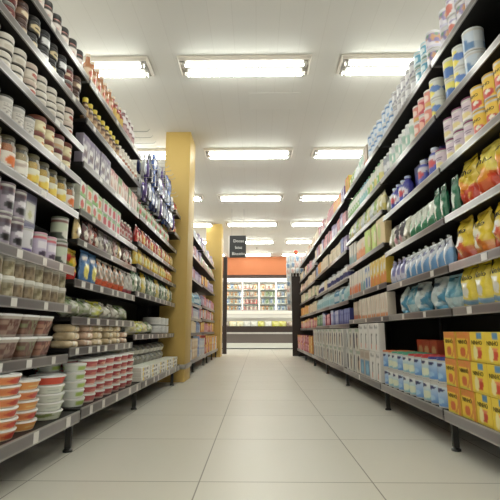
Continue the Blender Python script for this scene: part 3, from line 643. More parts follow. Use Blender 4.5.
# ------------------------------------------------------------------ shelving
RAILC = (150, 146, 147)
def railcol(dark):
    return lambda u, v: (168, 164, 164) if v > .82 or v < .14 else dark
def shelving(name, label, side, y0, y1, xback, shelves, xs, base, xb, tags, legs, top=2.25):
    """one gondola bay; shelves = heights of the shelf tops, xs = their front; base height and front"""
    s = -1 if side == 'L' else 1
    root = bpy.data.objects.new(name, None); COL.objects.link(root)
    root.location = (s * xback, (y0 + y1) / 2, 0)
    tag(root, label, 'shelving', 'shelving bays along the aisle')
    L = y1 - y0; g = .006
    def X(x): return s * (x - xback)     # local x from absolute distance
    def bx(nm, xa, xb_, ya, yb, za, zb, m, c, par=root, bev=0.):
        a, b = sorted((X(xa), X(xb_)))
        return link(nm, boxm(nm, a, b, ya, yb, za, zb, m, c, bev), par)
    H = L / 2 - g
    bx('back_panel', xback - .012, xback + .012, -H, H, .02, top, 'dark', (22, 20, 20))
    for e in (-1, 1):
        bx('upright', xback - .06, xback - .013, e * (H - .016) - .015, e * (H - .016) + .015, .0, top, 'dark', (30, 28, 28))
    def shelf(z, xf, th, railh, nt, rail0=-H, rail1=H, ya=-H, yb=H):
        b = bx('shelf', xf + .012, xback - .062, ya, yb, z - th, z - .0005, 'dark', (34, 31, 31))
        dk = (122, 117, 119) if z < 1.1 else (122, 117, 116)
        r = link('price_rail', loft('price_rail', [(z - railh + .004 + (railh) * k / 8, rail1 - rail0, .008, .0015) for k in range(9)], 'rail', railcol(dk), nu=1, ns=1, nc=2), b)
        r.location = (X(xf + .004), (rail0 + rail1) / 2, 0)
        if nt:
            step = (rail1 - rail0) / nt
            for k in range(nt):
                yy = rail0 + step * (k + .5) + random.uniform(-.25, .25) * step
                w = random.uniform(.036, .056)
                if abs(yy) + w > H: continue
                a, c = sorted((X(xf - .0015), X(xf - .0003)))
                link('price_tag', boxm('price_tag', a, c, yy - w / 2, yy + w / 2, z - railh + .009, z - .002, 'print', (214, 210, 206)), b)
        return b
    for z in shelves: shelf(z, xs, .022, .046 if z < 1.1 else .038, tags if z < 1.1 else max(0, tags - 4))
    shelf(base, xb, .03, .056, max(0, tags - 2))
    for ly in legs:
        yy = ly - (y0 + y1) / 2
        l = bx('leg', xb + .03, xb + .06, yy - .009, yy + .009, .018, base - .031, 'dark', (54, 52, 50))
        m = lathe('foot', [(.024, 0), (.024, .008), (.014, .018)], 'plastic', (26, 25, 25), seg=14)
        f = link('foot', m, l); f.location = (X(xb + .045), yy, 0)
    return root

LX, LB, LK = 1.0, .915, 1.47
RX, RB, RK = 1.06, .97, 1.53
S_L1 = [.478, .736, .94, 1.25, 1.45, 1.645, 1.87, 2.09]
S_L2 = [.508, .675, .882, 1.11, 1.285, 1.57, 1.84, 2.09]
S_L3 = [.57, .925, 1.155, 1.347, 1.58]
S_L4 = [.57, .8, 1.03, 1.42, 1.79, 2.11]
S_L5 = [.58, .83, 1.07, 1.45, 1.8, 2.08]
S_R1 = [.722, .96, 1.23, 1.535, 1.867, 2.2]
S_R3 = [.72, .995, 1.33, 1.615, 1.865, 2.2]
S_R4 = [.68, .955, 1.21, 1.55, 1.865, 2.18]
S_R6 = [.66, .95, 1.25, 1.52, 1.8, 2.17]
shelving('shelving_bay', 'black shelving bay of jars above deli tubs', 'L', .95, 2.33, LK, S_L1, LX, .192, LB, 6, [2.34 - .03])
shelving('shelving_bay', 'black shelving bay of spice bottles and salad bags', 'L', 2.34, 3.53, LK, S_L2, LX, .2, LB, 7, [3.5])
b3 = shelving('shelving_bay', 'black shelving bay with hooks before the yellow pillar', 'L', 3.545, 5.285, LK, S_L3, LX, .2, LB, 9, [5.02], top=2.45)
shelving('shelving_bay', 'black shelving bay just beyond the yellow pillar', 'L', 5.80, 7.9, LK, S_L4, LX, .2, LB, 0, [6.6, 7.87])
shelving('shelving_bay', 'black shelving bay ending at the far yellow pillar', 'L', 7.91, 10.25, LK, S_L5, LX, .2, LB, 0, [8.4, 9.3, 10.2])
shelving('shelving_bay', 'black shelving bay of yellow milk-powder goods', 'R', .95, 2.375, RK, S_R1, RX, .195, RB, 2, [2.36])
shelving('shelving_bay', 'black shelving bay of blue-white formula cans', 'R', 2.385, 3.53, RK, S_R1, RX, .195, RB, 2, [3.515])
shelving('shelving_bay', 'black shelving bay above tall white appliance boxes', 'R', 3.545, 5.03, RK, S_R3, RX, .195, RB, 3, [5.015])
shelving('shelving_bay', 'black shelving bay with navy boxes above grey boxes', 'R', 5.04, 6.42, RK, S_R4, RX, .195, RB, 0, [6.4])
shelving('shelving_bay', 'black shelving bay with green boxes, fifth along', 'R', 6.43, 7.85, RK, S_R4, RX, .195, RB, 0, [7.8])
shelving('shelving_bay', 'black shelving bay with orange boxes, sixth along', 'R', 7.86, 9.28, RK, S_R6, RX, .195, RB, 0, [9.2])
shelving('shelving_bay', 'black shelving bay ending at dark end panel', 'R', 9.29, 10.7, RK, S_R6, RX, .195, RB, 0, [10.65])
# ---- what stands on the jar side
p = P
e1 = 2.318
fill('L', -LX, 2.09, 1.74, e1, 'top jar shelf', [(p['topjar'], None, 1, .02)])
fill('L', -LX, 1.87, 1.44, e1, 'dark-jar shelf', [([p['coffee4'], p['coffee3'], p['coffee1'], p['coffee2'], p['coffee4'], p['coffee2']], None, 2, .014)], deep=1)
fill('L', -LX, 1.645, 1.44, e1, 'white-jar shelf', [([p['whitejar'], p['whitejar'], p['whitejar'], p['whitejar2']], None, 2, .012)])
fill('L', -LX, 1.45, 1.5, e1, 'cream-jar shelf', [(p['greytin'], 4, 1, .012), ([p['creamjar'], p['creamjar'], p['creamjar2']], None, 2, .012)])
fill('L', -LX, 1.25, 1.54, e1, 'preserve-jar shelf', [(p['honey1'], 2, 1, .012), (p['honey2'], 1, 1, .012), (p['honey3'], 4, 1, .012), (p['honey1'], None, 1, .012)])
def pile(side, x, y, z, shelf, ps, rz=0):
    for k, q in enumerate(ps):
        put(q, (x + random.uniform(-.003, .003), y + random.uniform(-.003, .003), z), (0 if side == 'L' else PI) + random.uniform(-.4, .4) * (1 if rz else .1), lab(q.desc, shelf, layname(k, len(ps)) if len(ps) > 1 else None), f'{q.cat} pile on the {shelf}')
        z += q.h + .0012
fill('L', -LX, .94, 1.56, e1, 'lilac-can shelf', [(p['lilcan'], 3, 2, .012)])
pile('L', -LX - .075, 1.90, .94, 'lilac-can shelf', [p['widecan'], p['bluebox']])
fill('L', -LX, .94, 1.975, e1, 'lilac-can shelf', [(p['lilcan2'], 2, 1, .014), .02, (p['greencan'], 1, 2, .012)])
fill('L', -LX, .736, 1.56, e1, 'olive-pot shelf', [([p['glasspot'], p['glasspot'], p['glasspot2']], None, 2, .008)], deep=2)
fill('L', -LX, .478, 1.6, e1 - .03, 'deli-box shelf', [([p['deli0'], p['deli1'], p['deli2']], None, 2, .008)], deep=2, jit=.04)
tz = .192
pile('L', -LB - .09, 1.735, tz, 'deli-tub base shelf', [p['orangetub']] * 6)
pile('L', -LB - .1, 1.91, tz, 'deli-tub base shelf', [p['orangetub2'], p['orangetub'], p['orangetub2'], p['orangetub'], p['orangetub2']])
pile('L', -LB - .255, 1.85, tz, 'deli-tub back row', [p['orangetub2']] * 5)
pile('L', -LB - .1, 2.15, tz, 'deli-tub base shelf', [p['leaftub'], p['greentub'], p['greentub'], p['greentub'], p['bigredtub']])
pile('L', -LB - .27, 2.12, tz, 'deli-tub back row', [p['greentub']] * 5)
tz = .2
pile('L', -LB - .095, 2.44, tz, 'red-tub base shelf', [p['greentub2']] * 5)
pile('L', -LB - .235, 2.44, tz, 'red-tub back row', [p['greentub2']] * 5)
# spice bay
a2, e2 = 2.358, 3.52
fill('L', -LX, 2.09, a2, e2, 'top sauce shelf', [(p['oil'], 6, 1, .012), (p['oil2'], 3, 1, .012), (p['oil3'], 4, 1, .012), .12, (p['yelbox'], 1)])
fill('L', -LX, 1.84, a2, e2, 'spice-bottle shelf', [(p['spice'], 9, 1, .022), (p['spice2'], None, 1, .014)])
fill('L', -LX, 1.57, a2, e2, 'soup-box shelf', [(p['lilbox'], 5, 1, .004), ([p['redwhite'], p['redwhite'], p['greenpk']], None, 1, .004)])
fill('L', -LX, 1.285, a2, e2, 'jelly-box shelf', [([p['jelly'], p['jelly3']], 4, 2, .003), (p['jelly2'], 4, 2, .003), (p['vinegar'], None, 1, .012)])
fill('L', -LX, 1.11, a2, e2, 'seasoning shelf', [([p['pk0'], p['pk1'], p['pk2'], p['pk3'], p['pk4'], p['pk5'], p['pk4'], p['pk2']], None, 1, .004)])
fill('L', -LX, .882, a2, e2, 'clear-pouch shelf', [(p['redyel'], 1, 1, .006, .03), (p['bluyel'], 2), (p['clearorg'], 5), (p['clearred'], None)])
fill('L', -LX, .675, a2, e2, 'salad-bag shelf', [([p['veg0'], p['veg0'], p['veg1'], p['veg2'], p['veg2']], None, 1, .006)], jit=.2)
fill('L', -LX, .508, a2 + .01, e2, 'pastry shelf', [(p['tray'], 1, 3), .05, (p['ptray'], 1, 3), (p['tray'], 1, 3), .06, (p['tray'], 2, 3), .02, (p['ptray'], None, 2)], jit=.1)
fill('L', -LB, .2, 2.53, e2, 'red-tub base shelf', [([p['redtub'], p['redtub2']], None, 5, .034)], deep=3, setback=.02)
# hook bay
a3, e3 = 3.56, 5.26
fill('L', -LX, 1.58, a3, 4.9, 'shelf under hooks', [([p['minibot'], p['minibot2'], p['minibot']], None, 1, .008)])
fill('L', -LX, 1.347, a3, e3, 'red-pack shelf', [([p['pasta0'], p['pasta0'], p['pasta1']], 10), ([p['pasta3'], p['pasta1']], None)])
fill('L', -LX, 1.155, a3, e3, 'yellow-pack shelf', [([p['pasta2'], p['pasta2'], p['pasta3']], 11), (p['pasta1'], None)])
fill('L', -LX, .925, a3, e3, 'grain-bag shelf', [([p['bean0'], p['bean1'], p['bean2'], p['bean1']], None, 1, .008)])
fill('L', -LX, .57, a3, 4.45, 'plate shelf', [([p['veg3'], p['veg1'], p['veg3'], p['veg0']], 5, 1, .012)])
fill('L', -LX, .57, 4.5, e3, 'plate shelf', [(p['plates'], 3, 2, .01)])
fill('L', -LB, .2, a3, e3 - .02, 'flat-pack base shelf', [([p['flatpack'], p['flatpack2']], None, 3, .01)], jit=.03)
fill('L', -LB - .175, .2, a3, e3, 'salad-bowl base shelf', [(p['dome'], None, 3, .02)])
def localbox(root, nm, x0, x1, y0, y1, z0, z1, m, c):
    o = link(nm, boxm(nm, x0, x1, y0, y1, z0, z1, m, c), root); o.location = tuple(-v for v in (root.location.x, root.location.y, 0)); return o
localbox(b3, 'end_filler', -1.485, -1.46, 5.29, 5.795, .02, 2.3, 'dark', (22, 20, 20))
for zz in (2.02, 1.75):
    s_ = localbox(b3, 'shelf', -1.40, -.97, 4.93, 5.27, zz - .025, zz - .0005, 'dark', (34, 31, 31))
    link('price_rail', boxm('price_rail', -.969, -.96, 4.93, 5.27, zz - .035, zz + .004, 'rail', (120, 112, 104)), s_)
fill('L', -.98, 2.02, 4.94, 5.26, 'high pillar-side shelf', [(p['pasta0'], 3, 1, .004)])
fill('L', -.98, 1.75, 4.94, 5.26, 'middle pillar-side shelf', [([p['minibot2'], p['oil2']], 4, 1, .008)])
hk = 0
for zz, xs_ in ((2.38, -1.04), (2.16, -1.0), (1.94, -.98)):
    y = 3.62
    while y < 4.88:
        h = link('hook', tubem('hook', [(-1.455, y, zz), (-1.2, y, zz), (xs_ + .05, y, zz), (xs_ + .07, y, zz + .02)], .003, 'rail', (170, 168, 165), 6), b3)
        h.location = (-b3.location.x, -b3.location.y, 0)
        if not (zz > 2.3 and y < 4.0):
            for dx in (0, .05):
                q = P[f'hang{(hk * 3 + int(dx * 20)) % 5}']; hk += 1
                put(q, (xs_ - dx, y, zz - .0165), random.uniform(-.35, .35), lab(q.desc, {2.38: 'top hook row', 2.16: 'middle hook row', 1.94: 'bottom hook row'}[zz], 'behind the front pack' if dx else None), 'carded packs on the hooks')
        y += .125
# beyond the pillar
f = F_
def far_fill(side, xf, zs, names, y0, y1, bays, seqs, xb, zb, jit=.04):
    for z, nm, sq in zip([zb] + zs, names, seqs):
        fill(side, -xb if (z == zb and side == 'L') else xb if z == zb else -xf if side == 'L' else xf, z, y0, y1, f'{nm} {bays}', sq, jit=jit, run=1 if isinstance(sq[0][0], list) and 'appl' in sq[0][0][0].name else 2, zs=(.72, .8) if z == zb else (.8, 1.0))
LV = ['base shelf', 'second shelf up', 'third shelf up', 'fourth shelf up', 'fifth shelf up', 'sixth shelf up', 'top shelf']
far_fill('L', LX, S_L4, LV, 5.82, 7.88, 'beyond yellow pillar', [
    [([f['tan'], f['white'], f['blue'], f['white']], None, 2)], [([f['blue'], f['white'], f['crm']], None)], [([f['white'], f['pink'], f['blue']], None)],
    [([f['blueb'], f['tealb'], f['peri']], None)], [([f['lil'], f['pink'], f['pur'], f['lil']], None, 1)], [([f['rbag'], f['pink'], f['wbag'], f['lil']], None)], [([f['wbag'], f['pink'], f['lil']], None)]], LB, .2)
far_fill('L', LX, S_L5, LV, 7.93, 10.22, 'by far pillar', [
    [([f['red'], f['yel'], f['white'], f['org']], None, 2)], [([f['red'], f['org'], f['pink']], None)], [([f['red'], f['pink'], f['white']], None)],
    [([f['pink'], f['lil'], f['red']], None)], [([f['org'], f['rbag'], f['pur'], f['wbag']], None)], [([f['rbag'], f['wbag'], f['gbag']], None)], [([f['wbag'], f['rbag'], f['lil']], None)]], LB, .2)
# ---- what stands on the milk-powder side
a1, e1 = 1.72, 2.362
fill('R', RX, 2.2, 1.9, e1, 'top can shelf', [([p['purcan'], p['purcan'], p['redspot']], None, 2, .006)])
fill('R', RX, 1.867, a1, e1, 'blue-yellow can shelf', [.24, (p['bigblue'], 1, 2, .02), (p['yelblue'], 1, 2, .012), (p['yelblue2'], 1, 2, .012), (p['yelblue'], None, 2, .012)])
fill('R', RX, 1.535, a1, e1, 'yellow-can shelf', [(p['ycan'], 3, 2, .008), (p['lilcanR'], None, 2, .008)])
fill('R', RX, 1.23, a1, e1, 'big-bag shelf', [([p['bigbag2'], p['bigbag']], 3, 1, .004), (p['gpack'], None, 1, .004)])
fill('R', RX, .96, 1.82, e1, 'white-picture bag shelf', [([p['midbag'], p['midbag2']], None, 1, .012)], jit=.15)
fill('R', RX, .722, 1.9, e1, 'blue-stripe bag shelf', [(p['lowbag'], None, 1, .008)], jit=.1)
fill('R', RB, .195, 1.78, e1, 'sachet-box base shelf', [(p['nin1'], 2, 3, .004), (p['nin0'], None, 3, .004)], jit=.03)
a2, e2 = 2.4, 3.518
fill('R', RX, 2.2, a2, e2, 'second top can shelf', [(p['purcan'], 1, 2), (p['tealcan'], 2, 2), (p['greycan'], 5, 2), (p['bwcan'], None, 2)])
fill('R', RX, 1.867, a2, e2, 'pink-can shelf', [(p['yelblue'], 1, 2), ([p['pinkcan2'], p['pinkcan']], 3, 2), ([p['slim'], p['slim2']], 7, 1, .006), (p['slim3'], None, 1, .006)])
fill('R', RX, 1.535, a2, e2, 'detergent shelf', [(p['lilcanR'], 1, 1), (p['detb'], 1), (p['navybox'], 1, 1, .004, .1), (p['detb'], 1), (p['navybox'], 2, 1, .004, .08), ([p['detb2'], p['detb']], 4), (p['greybot'], None)])
fill('R', RX, 1.23, a2, e2, 'green-pack shelf', [(p['gpack'], 2, 1, .006), (p['gpack2'], 4), (p['gpack4'], 1), (p['gpack3'], 2), (p['gpack4'], 1), (p['gpack3'], None)], jit=.2)
fill('R', RX, .96, a2, e2, 'spout-pouch shelf', [(p['spout'], 7, 1, .004), (p['spout2'], None, 1, .004)], jit=.12)
fill('R', RX, .722, a2, e2, 'soft-bag shelf', [(p['tealbag2'], 1), .02, (p['tealbag'], 1), .1, (p['tealbag'], 1), (p['tealbag2'], 1), (p['tealbag'], None)], jit=.22, setback=.036)
fill('R', RB, .195, a2, e2, 'blue-can base shelf', [(p['baseN1'], 2, 2, .014), (p['baseR2'], 1, 2, .014), ([p['baseR1'], p['baseR2']], 2, 2, .014), ([p['baseG2'], p['baseG1']], 3, 2, .014), ([p['baseO2'], p['baseO1']], None, 2, .014)], deep=2)
P['redcorner'] = carton('warm_goods_box', 'box', 'low orange-red box behind the cans', .12, .08, .17, D((206, 84, 50), ('e', .5, .5, .3, .25, (226, 180, 120))), (190, 70, 44))
fill('R', RB + .24, .195, 3.02, e2, 'blue-can back corner', [(p['redcorner'], None, 2)])
a3, e3 = 3.56, 5.01
fill('R', RX, 2.2, a3, e3, 'third top shelf', [(p['bwcan'], 4, 2), (p['tcart'], 2), (p['slim'], 3), (p['bw'], 2), (p['gw'], 2), (f['yel'], None)])
fill('R', RX, 1.865, a3, e3, 'lotion-bottle shelf', [([p['ybot'], p['gbot']], 6), (p['sbot'], 4), (p['gbot'], None)])
fill('R', RX, 1.615, a3, e3, 'soft-pack shelf', [(p['yw'], 2), ([p['gw'], p['bw'], p['yw']], None)])
fill('R', RX, 1.33, a3, e3, 'broad-carton shelf', [(p['bigtan'], 1), (p['biggreen'], 2), (p['bigorange'], 2), (p['cw'], None)])
fill('R', RX, .995, a3, e3, 'cereal-carton shelf', [(p['cy'], 5), (p['cb'], 2), (p['cw'], 2), (p['co'], None)])
fill('R', RX, .72, a3, e3, 'cream-carton shelf', [.02, (p['wcart'], 13), (p['tcart'], 4)])
fill('R', RB, .195, a3, e3, 'appliance-box base shelf', [(p['appl'], 2, 2), ])
pile('R', RB + .04, 3.99, .195, 'appliance-box base shelf', [p['appl2'], p['appl']])
pile('R', RB + .04, 4.165, .195, 'appliance-box base shelf', [p['appl2'], p['appl']])
fill('R', RB, .195, 4.265, e3, 'appliance-box base shelf', [([p['appl3'], p['appl4']], None, 2)])
far_fill('R', RX, S_R4, LV, 5.05, 6.41, 'of fourth can-side bay', [
    [([p['appl4'], p['appl3']], None, 2)], [([f['peri'], f['navy'], f['navy']], 12), (f['peri'], None)], [([f['tealb'], f['tealb'], f['blueb']], None)],
    [(f['wnavy'], None)], [(f['lil'], 2), (f['navy'], 2), (f['crm'], None)], [([f['pink'], f['peri'], f['lil']], None)], [([f['yel'], f['yel'], f['lil'], f['pur']], 8), ([f['pink'], f['tan']], None)]], RB, .195)
far_fill('R', RX, S_R4, LV, 6.44, 7.84, 'of fifth can-side bay', [
    [([p['appl3'], p['appl4']], None, 2)], [([f['navy'], f['mag']], 4), (f['peri'], 3), (f['dgrn'], None)], [(f['tealb'], None)],
    [([f['wnavy'], f['crm']], None)], [(f['crm'], 6), (f['yel'], 3), (f['blue'], None)], [([f['pink'], f['lil'], f['tan']], None)], [([f['pink'], f['tan'], f['rbag']], None)]], RB, .195)
far_fill('R', RX, S_R6, LV, 7.87, 9.27, 'of sixth can-side bay', [
    [([f['org'], f['yel']], 5, 2), ([f['mag'], f['red']], None, 2)], [([f['mag'], f['tan'], f['red']], None)], [([f['yel'], f['crm'], f['tan']], None)],
    [([f['crm'], f['gbag']], None)], [([f['tan'], f['crm'], f['yel']], None)], [([f['crm'], f['wbag'], f['pink']], None)], [([f['rbag'], f['tan']], None)]], RB, .195)
far_fill('R', RX, S_R6, LV, 9.3, 10.68, 'of last can-side bay', [
    [([f['mag'], f['red'], f['pink']], None, 2)], [([f['tan'], f['red']], None)], [([f['yel'], f['org']], None)],
    [([f['gbag'], f['crm']], None)], [([f['tan'], f['rbag']], None)], [([f['wbag'], f['crm']], None)], [([f['rbag'], f['wbag']], None)]], RB, .195)

# ------------------------------------------------------------------ room
H = 3.2
def floor_mat():
    m = mat('floor_tile', .32, spec=.4, attr=False, col=(229, 225, 214), noise=.05, nscale=1.5)
    nt = m.node_tree; b = nt.nodes['Principled BSDF']
    src = b.inputs['Base Color'].links[0].from_socket
    tc = nt.nodes.new('ShaderNodeTexCoord'); mp = nt.nodes.new('ShaderNodeMapping')
    mp.inputs['Location'].default_value = (.236, -1.882, 0)
    nt.links.new(tc.outputs['Object'], mp.inputs['Vector'])
    br = nt.nodes.new('ShaderNodeTexBrick')
    br.offset = 0; br.inputs['Scale'].default_value = 1
    br.inputs['Brick Width'].default_value = .7; br.inputs['Row Height'].default_value = .7
    br.inputs['Mortar Size'].default_value = .0032; br.inputs['Mortar Smooth'].default_value = .3
    br.inputs['Color1'].default_value = (1, 1, 1, 1); br.inputs['Color2'].default_value = (.955, .955, .95, 1); br.inputs['Mortar'].default_value = (.42, .40, .37, 1)
    nt.links.new(mp.outputs['Vector'], br.inputs['Vector'])
    mx = nt.nodes.new('ShaderNodeMix'); mx.data_type = 'RGBA'; mx.blend_type = 'MULTIPLY'; mx.inputs['Factor'].default_value = 1
    nt.links.new(src, mx.inputs['A']); nt.links.new(br.outputs['Color'], mx.inputs['B'])
    nt.links.new(mx.outputs['Result'], b.inputs['Base Color'])
    n = nt.nodes.new('ShaderNodeTexNoise'); n.inputs['Scale'].default_value = 6; n.inputs['Detail'].default_value = 5
    nt.links.new(tc.outputs['Object'], n.inputs['Vector'])
    mr = nt.nodes.new('ShaderNodeMapRange'); mr.inputs['To Min'].default_value = .26; mr.inputs['To Max'].default_value = .44
    nt.links.new(n.outputs['Fac'], mr.inputs['Value']); nt.links.new(mr.outputs['Result'], b.inputs['Roughness'])
    return m
def ceil_mat():
    m = mat('ceiling_panel', .6, spec=.3, attr=False, col=(216, 213, 205), noise=.03, nscale=2)
    nt = m.node_tree; b = nt.nodes['Principled BSDF']
    src = b.inputs['Base Color'].links[0].from_socket
    tc = nt.nodes.new('ShaderNodeTexCoord')
    br = nt.nodes.new('ShaderNodeTexBrick'); br.offset = 0; br.inputs['Scale'].default_value = 1
    br.inputs['Brick Width'].default_value = .2; br.inputs['Row Height'].default_value = 6.3
    br.inputs['Mortar Size'].default_value = .004; br.inputs['Mortar Smooth'].default_value = 1
    br.inputs['Color1'].default_value = (1, 1, 1, 1); br.inputs['Color2'].default_value = (.98, .98, .98, 1); br.inputs['Mortar'].default_value = (.9, .89, .88, 1)
    nt.links.new(tc.outputs['Object'], br.inputs['Vector'])
    mx = nt.nodes.new('ShaderNodeMix'); mx.data_type = 'RGBA'; mx.blend_type = 'MULTIPLY'; mx.inputs['Factor'].default_value = 1
    nt.links.new(src, mx.inputs['A']); nt.links.new(br.outputs['Color'], mx.inputs['B'])
    nt.links.new(mx.outputs['Result'], b.inputs['Base Color'])
    return m
XW, Y0, Y1 = 6.0, -3.0, 16.7
FY = 15.4
struct('floor', boxm('floor', -XW, XW, Y0, Y1, -.05, 0, floor_mat(), (200, 200, 200)), 'beige square-tiled supermarket floor')
struct('ceiling', boxm('ceiling', -XW, XW, Y0, Y1, H, H + .05, ceil_mat(), (200, 200, 200)), 'flat off-white panelled ceiling')
struct('wall_light_block', boxm('wall_light_block', -XW, XW, Y0 - .1, Y0, 0, H, mat('plain_wall', .7, attr=False, col=(214, 208, 196), noise=.04, nscale=2), (200, 200, 200)), 'plain off-white unseen wall added behind the camera')  # unseen wall added to block world light coming from behind
orange = mat('orange_paint', .6, attr=False, col=(186, 110, 66), noise=.06, nscale=2)
struct('wall_back', boxm('wall_back', -XW, XW, Y1 - .1, Y1, 0, H, orange, (214, 110, 50)), 'orange painted wall above the freezer')
struct('trim_2', boxm('trim_2', -XW, XW, FY - .28, FY - .2, 2.55, H, orange, (214, 110, 50)), 'orange fascia above the freezer canopy')
yel = mat('pillar_paint', .5, attr=False, col=(198, 166, 92), noise=.07, nscale=5)
struct('pillar_1', boxm('pillar_1', -1.2, -.87, 5.31, 5.76, 0, H, yel, (200, 160, 80), .008), 'square mustard-yellow pillar between the shelving bays')
struct('pillar_2', boxm('pillar_2', -1.24, -.86, 10.3, 10.8, 0, H, yel, (200, 160, 80), .008), 'square mustard-yellow pillar at the far end')
struct('trim_1', loft('trim_1', [(.15, .47, .345, .012), (.155, .476, .35, .012), (.2, .476, .35, .012), (.205, .47, .345, .012)], 'rail', (150, 146, 142), nu=2, ns=2, nc=3), 'grey bumper band round the yellow pillar', loc=(-1.03, 5.535, 0))

M['hatch'] = mat('hatch_panel', .6, spec=.3, attr=False, col=(218, 215, 207), noise=.03, nscale=2)
hat = loft('trim_3', [(0, .36, .56, .004), (-.003, .36, .56, .004)], M['hatch'], (206, 200, 190), nu=2, ns=2, nc=2)
struct('trim_3', hat, 'flush access hatch in the ceiling', loc=(.2, 4.55, H - .0004))
# ------------------------------------------------------------------ ceiling lights
hs = loft('housing', [(0, 1.3, .31, .004), (-.012, 1.3, .31, .004), (-.03, 1.27, .26, .004), (-.032, 1.26, .25, .004)], 'plastic', (206, 198, 184), nu=2, ns=2, nc=2, top=(110, 103, 93))  # underside coloured darker to hold down the glow between the tubes
tb = tubem('tube', [(0, -.605, 0), (0, .605, 0)], .014, 'tube', (255, 255, 255), 10)
sk = boxm('lamp_holder', -.018, .018, -.015, .015, -.018, .03, 'plastic', (200, 196, 188))
rowno = 0
for k in range(-2, 6):
    for j in range(-2, 3):
        x, y = -.115 + 1.585 * j, 3.86 + 2.12 * k
        if abs(x + 1.03) < .05: continue
        o = bpy.data.objects.new('ceiling_light', None); COL.objects.link(o); o.location = (x, y, H - .0005)
        o.rotation_euler = (0, 0, -PI / 2)
        cn = {-2: 'second bank towards the jar side', -1: 'bank above the jar side', 0: 'bank centred over aisle', 1: 'bank above the milk-powder side', 2: 'second bank towards milk-powder side'}[j]
        tag(o, f'white twin-tube ceiling light, ' + (f'{ordw(k + 1)} row ahead' if k >= 0 else f'{ordw(-k)} row behind the camera') + f', {cn}', 'ceiling light', 'ceiling lights')
        hh = link('housing', hs, o)
        for dx in (-.08, .08):
            t = link('tube', tb, o); t.location = (dx, 0, -.055)
            for e in (-1, 1):
                s_ = link('lamp_holder', sk, t); s_.location = (0, e * .59, 0)

# ------------------------------------------------------------------ hanging aisle sign
sg = bpy.data.objects.new('aisle_sign', None); COL.objects.link(sg); sg.location = (-.415, 9.0, 2.37)
tag(sg, 'black hanging aisle sign with three white words', 'sign')
link('board', boxm('board', -.165, .185, -.03, .03, -.235, .235, 'matte', (44, 44, 46), .004), sg)
link('side_panel', boxm('side_panel', -.185, -.1655, -.028, .028, -.232, .232, 'matte', (214, 208, 200)), sg)
for xx in (-.12, .14):
    link('hanger_rod', tubem('hanger_rod', [(xx, 0, .236), (xx, 0, H - 2.37 - .001)], .003, 'rail', (150, 150, 150), 6), sg)
for txt, zz, sz in (('Doces', .115, .088), ('latas', -.025, .088), ('Biscoito', -.16, .088)):
    me = textm('lettering', txt, sz, (226, 224, 220), 'print')
    t = link('lettering', me, sg); t.rotation_euler = (0, 0, -PI / 2); t.location = (.03, -.0305, zz)

# ------------------------------------------------------------------ freezer
FY = 15.4
fz = bpy.data.objects.new('freezer_cabinet', None); COL.objects.link(fz); fz.location = (0, FY, 0)
tag(fz, 'lit white wall freezer with glass doors above open chest', 'freezer')
xa, xb_ = -1.9, 2.3
def fb(nm, x0, x1, y0, y1, z0, z1, m, c, par=None, lb=None):
    return link(nm, boxm(nm, x0, x1, y0, y1, z0, z1, m, c), par or fz, label=lb)
fb('canopy', xa, xb_, -.32, .78, 2.48, 2.545, 'matte', (62, 40, 32), lb='dark brown canopy')
fb('case_lamp', xa + .05, xb_ - .05, -.04, .0, 2.425, 2.455, 'caselight', (255, 250, 240))
fb('inner_fill_strip', xa + .05, xb_ - .05, .09, .13, 2.33, 2.355, 'infill', (255, 250, 240))  # added glow strip, brightens the goods behind the doors
fb('door_header', xa, xb_, .05, .12, 2.36, 2.47, 'plastic', (226, 222, 214))
fb('back_panel', xa, xb_, .74, .78, 0, 2.47, 'plastic', (214, 212, 206))
fb('ledge', xa, xb_, .0, .73, 1.12, 1.3, 'plastic', (222, 218, 208))
fb('ledge_trim', xa, xb_, -.02, -.001, 1.15, 1.2, 'plastic', (196, 190, 182))
for z in (1.31, 1.56, 1.82, 2.08):
    fb('shelf', xa + .02, xb_ - .02, .16, .72, z - .015, z, 'plastic', (220, 218, 214))
fb('chest_base', xa, xb_, -.5, .72, .06, .5, 'matte', (92, 82, 76), lb='dark reflective lower panel')
fb('toe_kick', xa, xb_, -.46, .7, 0, .06, 'matte', (30, 28, 28))
fb('chest_skirt', xa, xb_, -.515, -.501, .03, .2, 'plastic', (196, 196, 186), lb='pale skirt panel')
fb('bumper', xa, xb_, -.53, -.46, .56, .76, 'matte', (48, 34, 28), lb='dark brown bumper')
fb('chest_rail', xa, xb_, -.52, -.47, .5, .56, 'rail', (200, 196, 190))
fb('chest_floor', xa, xb_, -.455, .72, .6, .70, 'plastic', (226, 224, 214))
fb('ledge_glow_shield', xa, xb_, -.02, -.001, 1.05, 1.149, 'plastic', (206, 202, 194))  # lip added to hide the glow of the chest strip
fb('chest_fill_strip', xa + .05, xb_ - .05, .3, .34, 1.09, 1.115, 'caselight', (255, 250, 240))  # added fill strip for the chest, kept out of sight
DW = .59
dx0 = -1.72
nd = 0
while dx0 + DW < xb_:
    d = fb('door', dx0, dx0 + DW, .04, .045, 1.31, 2.35, 'pane', (230, 230, 230))
    for (x0, x1, z0, z1) in ((dx0, dx0 + .035, 1.31, 2.35), (dx0 + DW - .035, dx0 + DW, 1.31, 2.35), (dx0 + .0355, dx0 + DW - .0355, 1.31, 1.34), (dx0 + .0355, dx0 + DW - .0355, 2.32, 2.35)):
        fb('frame', x0, x1, .025, .06, z0, z1, 'plastic', (176, 174, 170), d)
    fb('door_fill_strip', dx0 - .006, dx0 + .012, .075, .09, 1.35, 2.3, 'infill', (255, 250, 240))  # added upright fill strip behind each door edge, lighting the bags
    fb('handle', dx0 + DW - .026, dx0 + DW - .008, .0, .024, 1.6, 2.0, 'rail', (190, 188, 184), d)
    dx0 += DW + .012; nd += 1
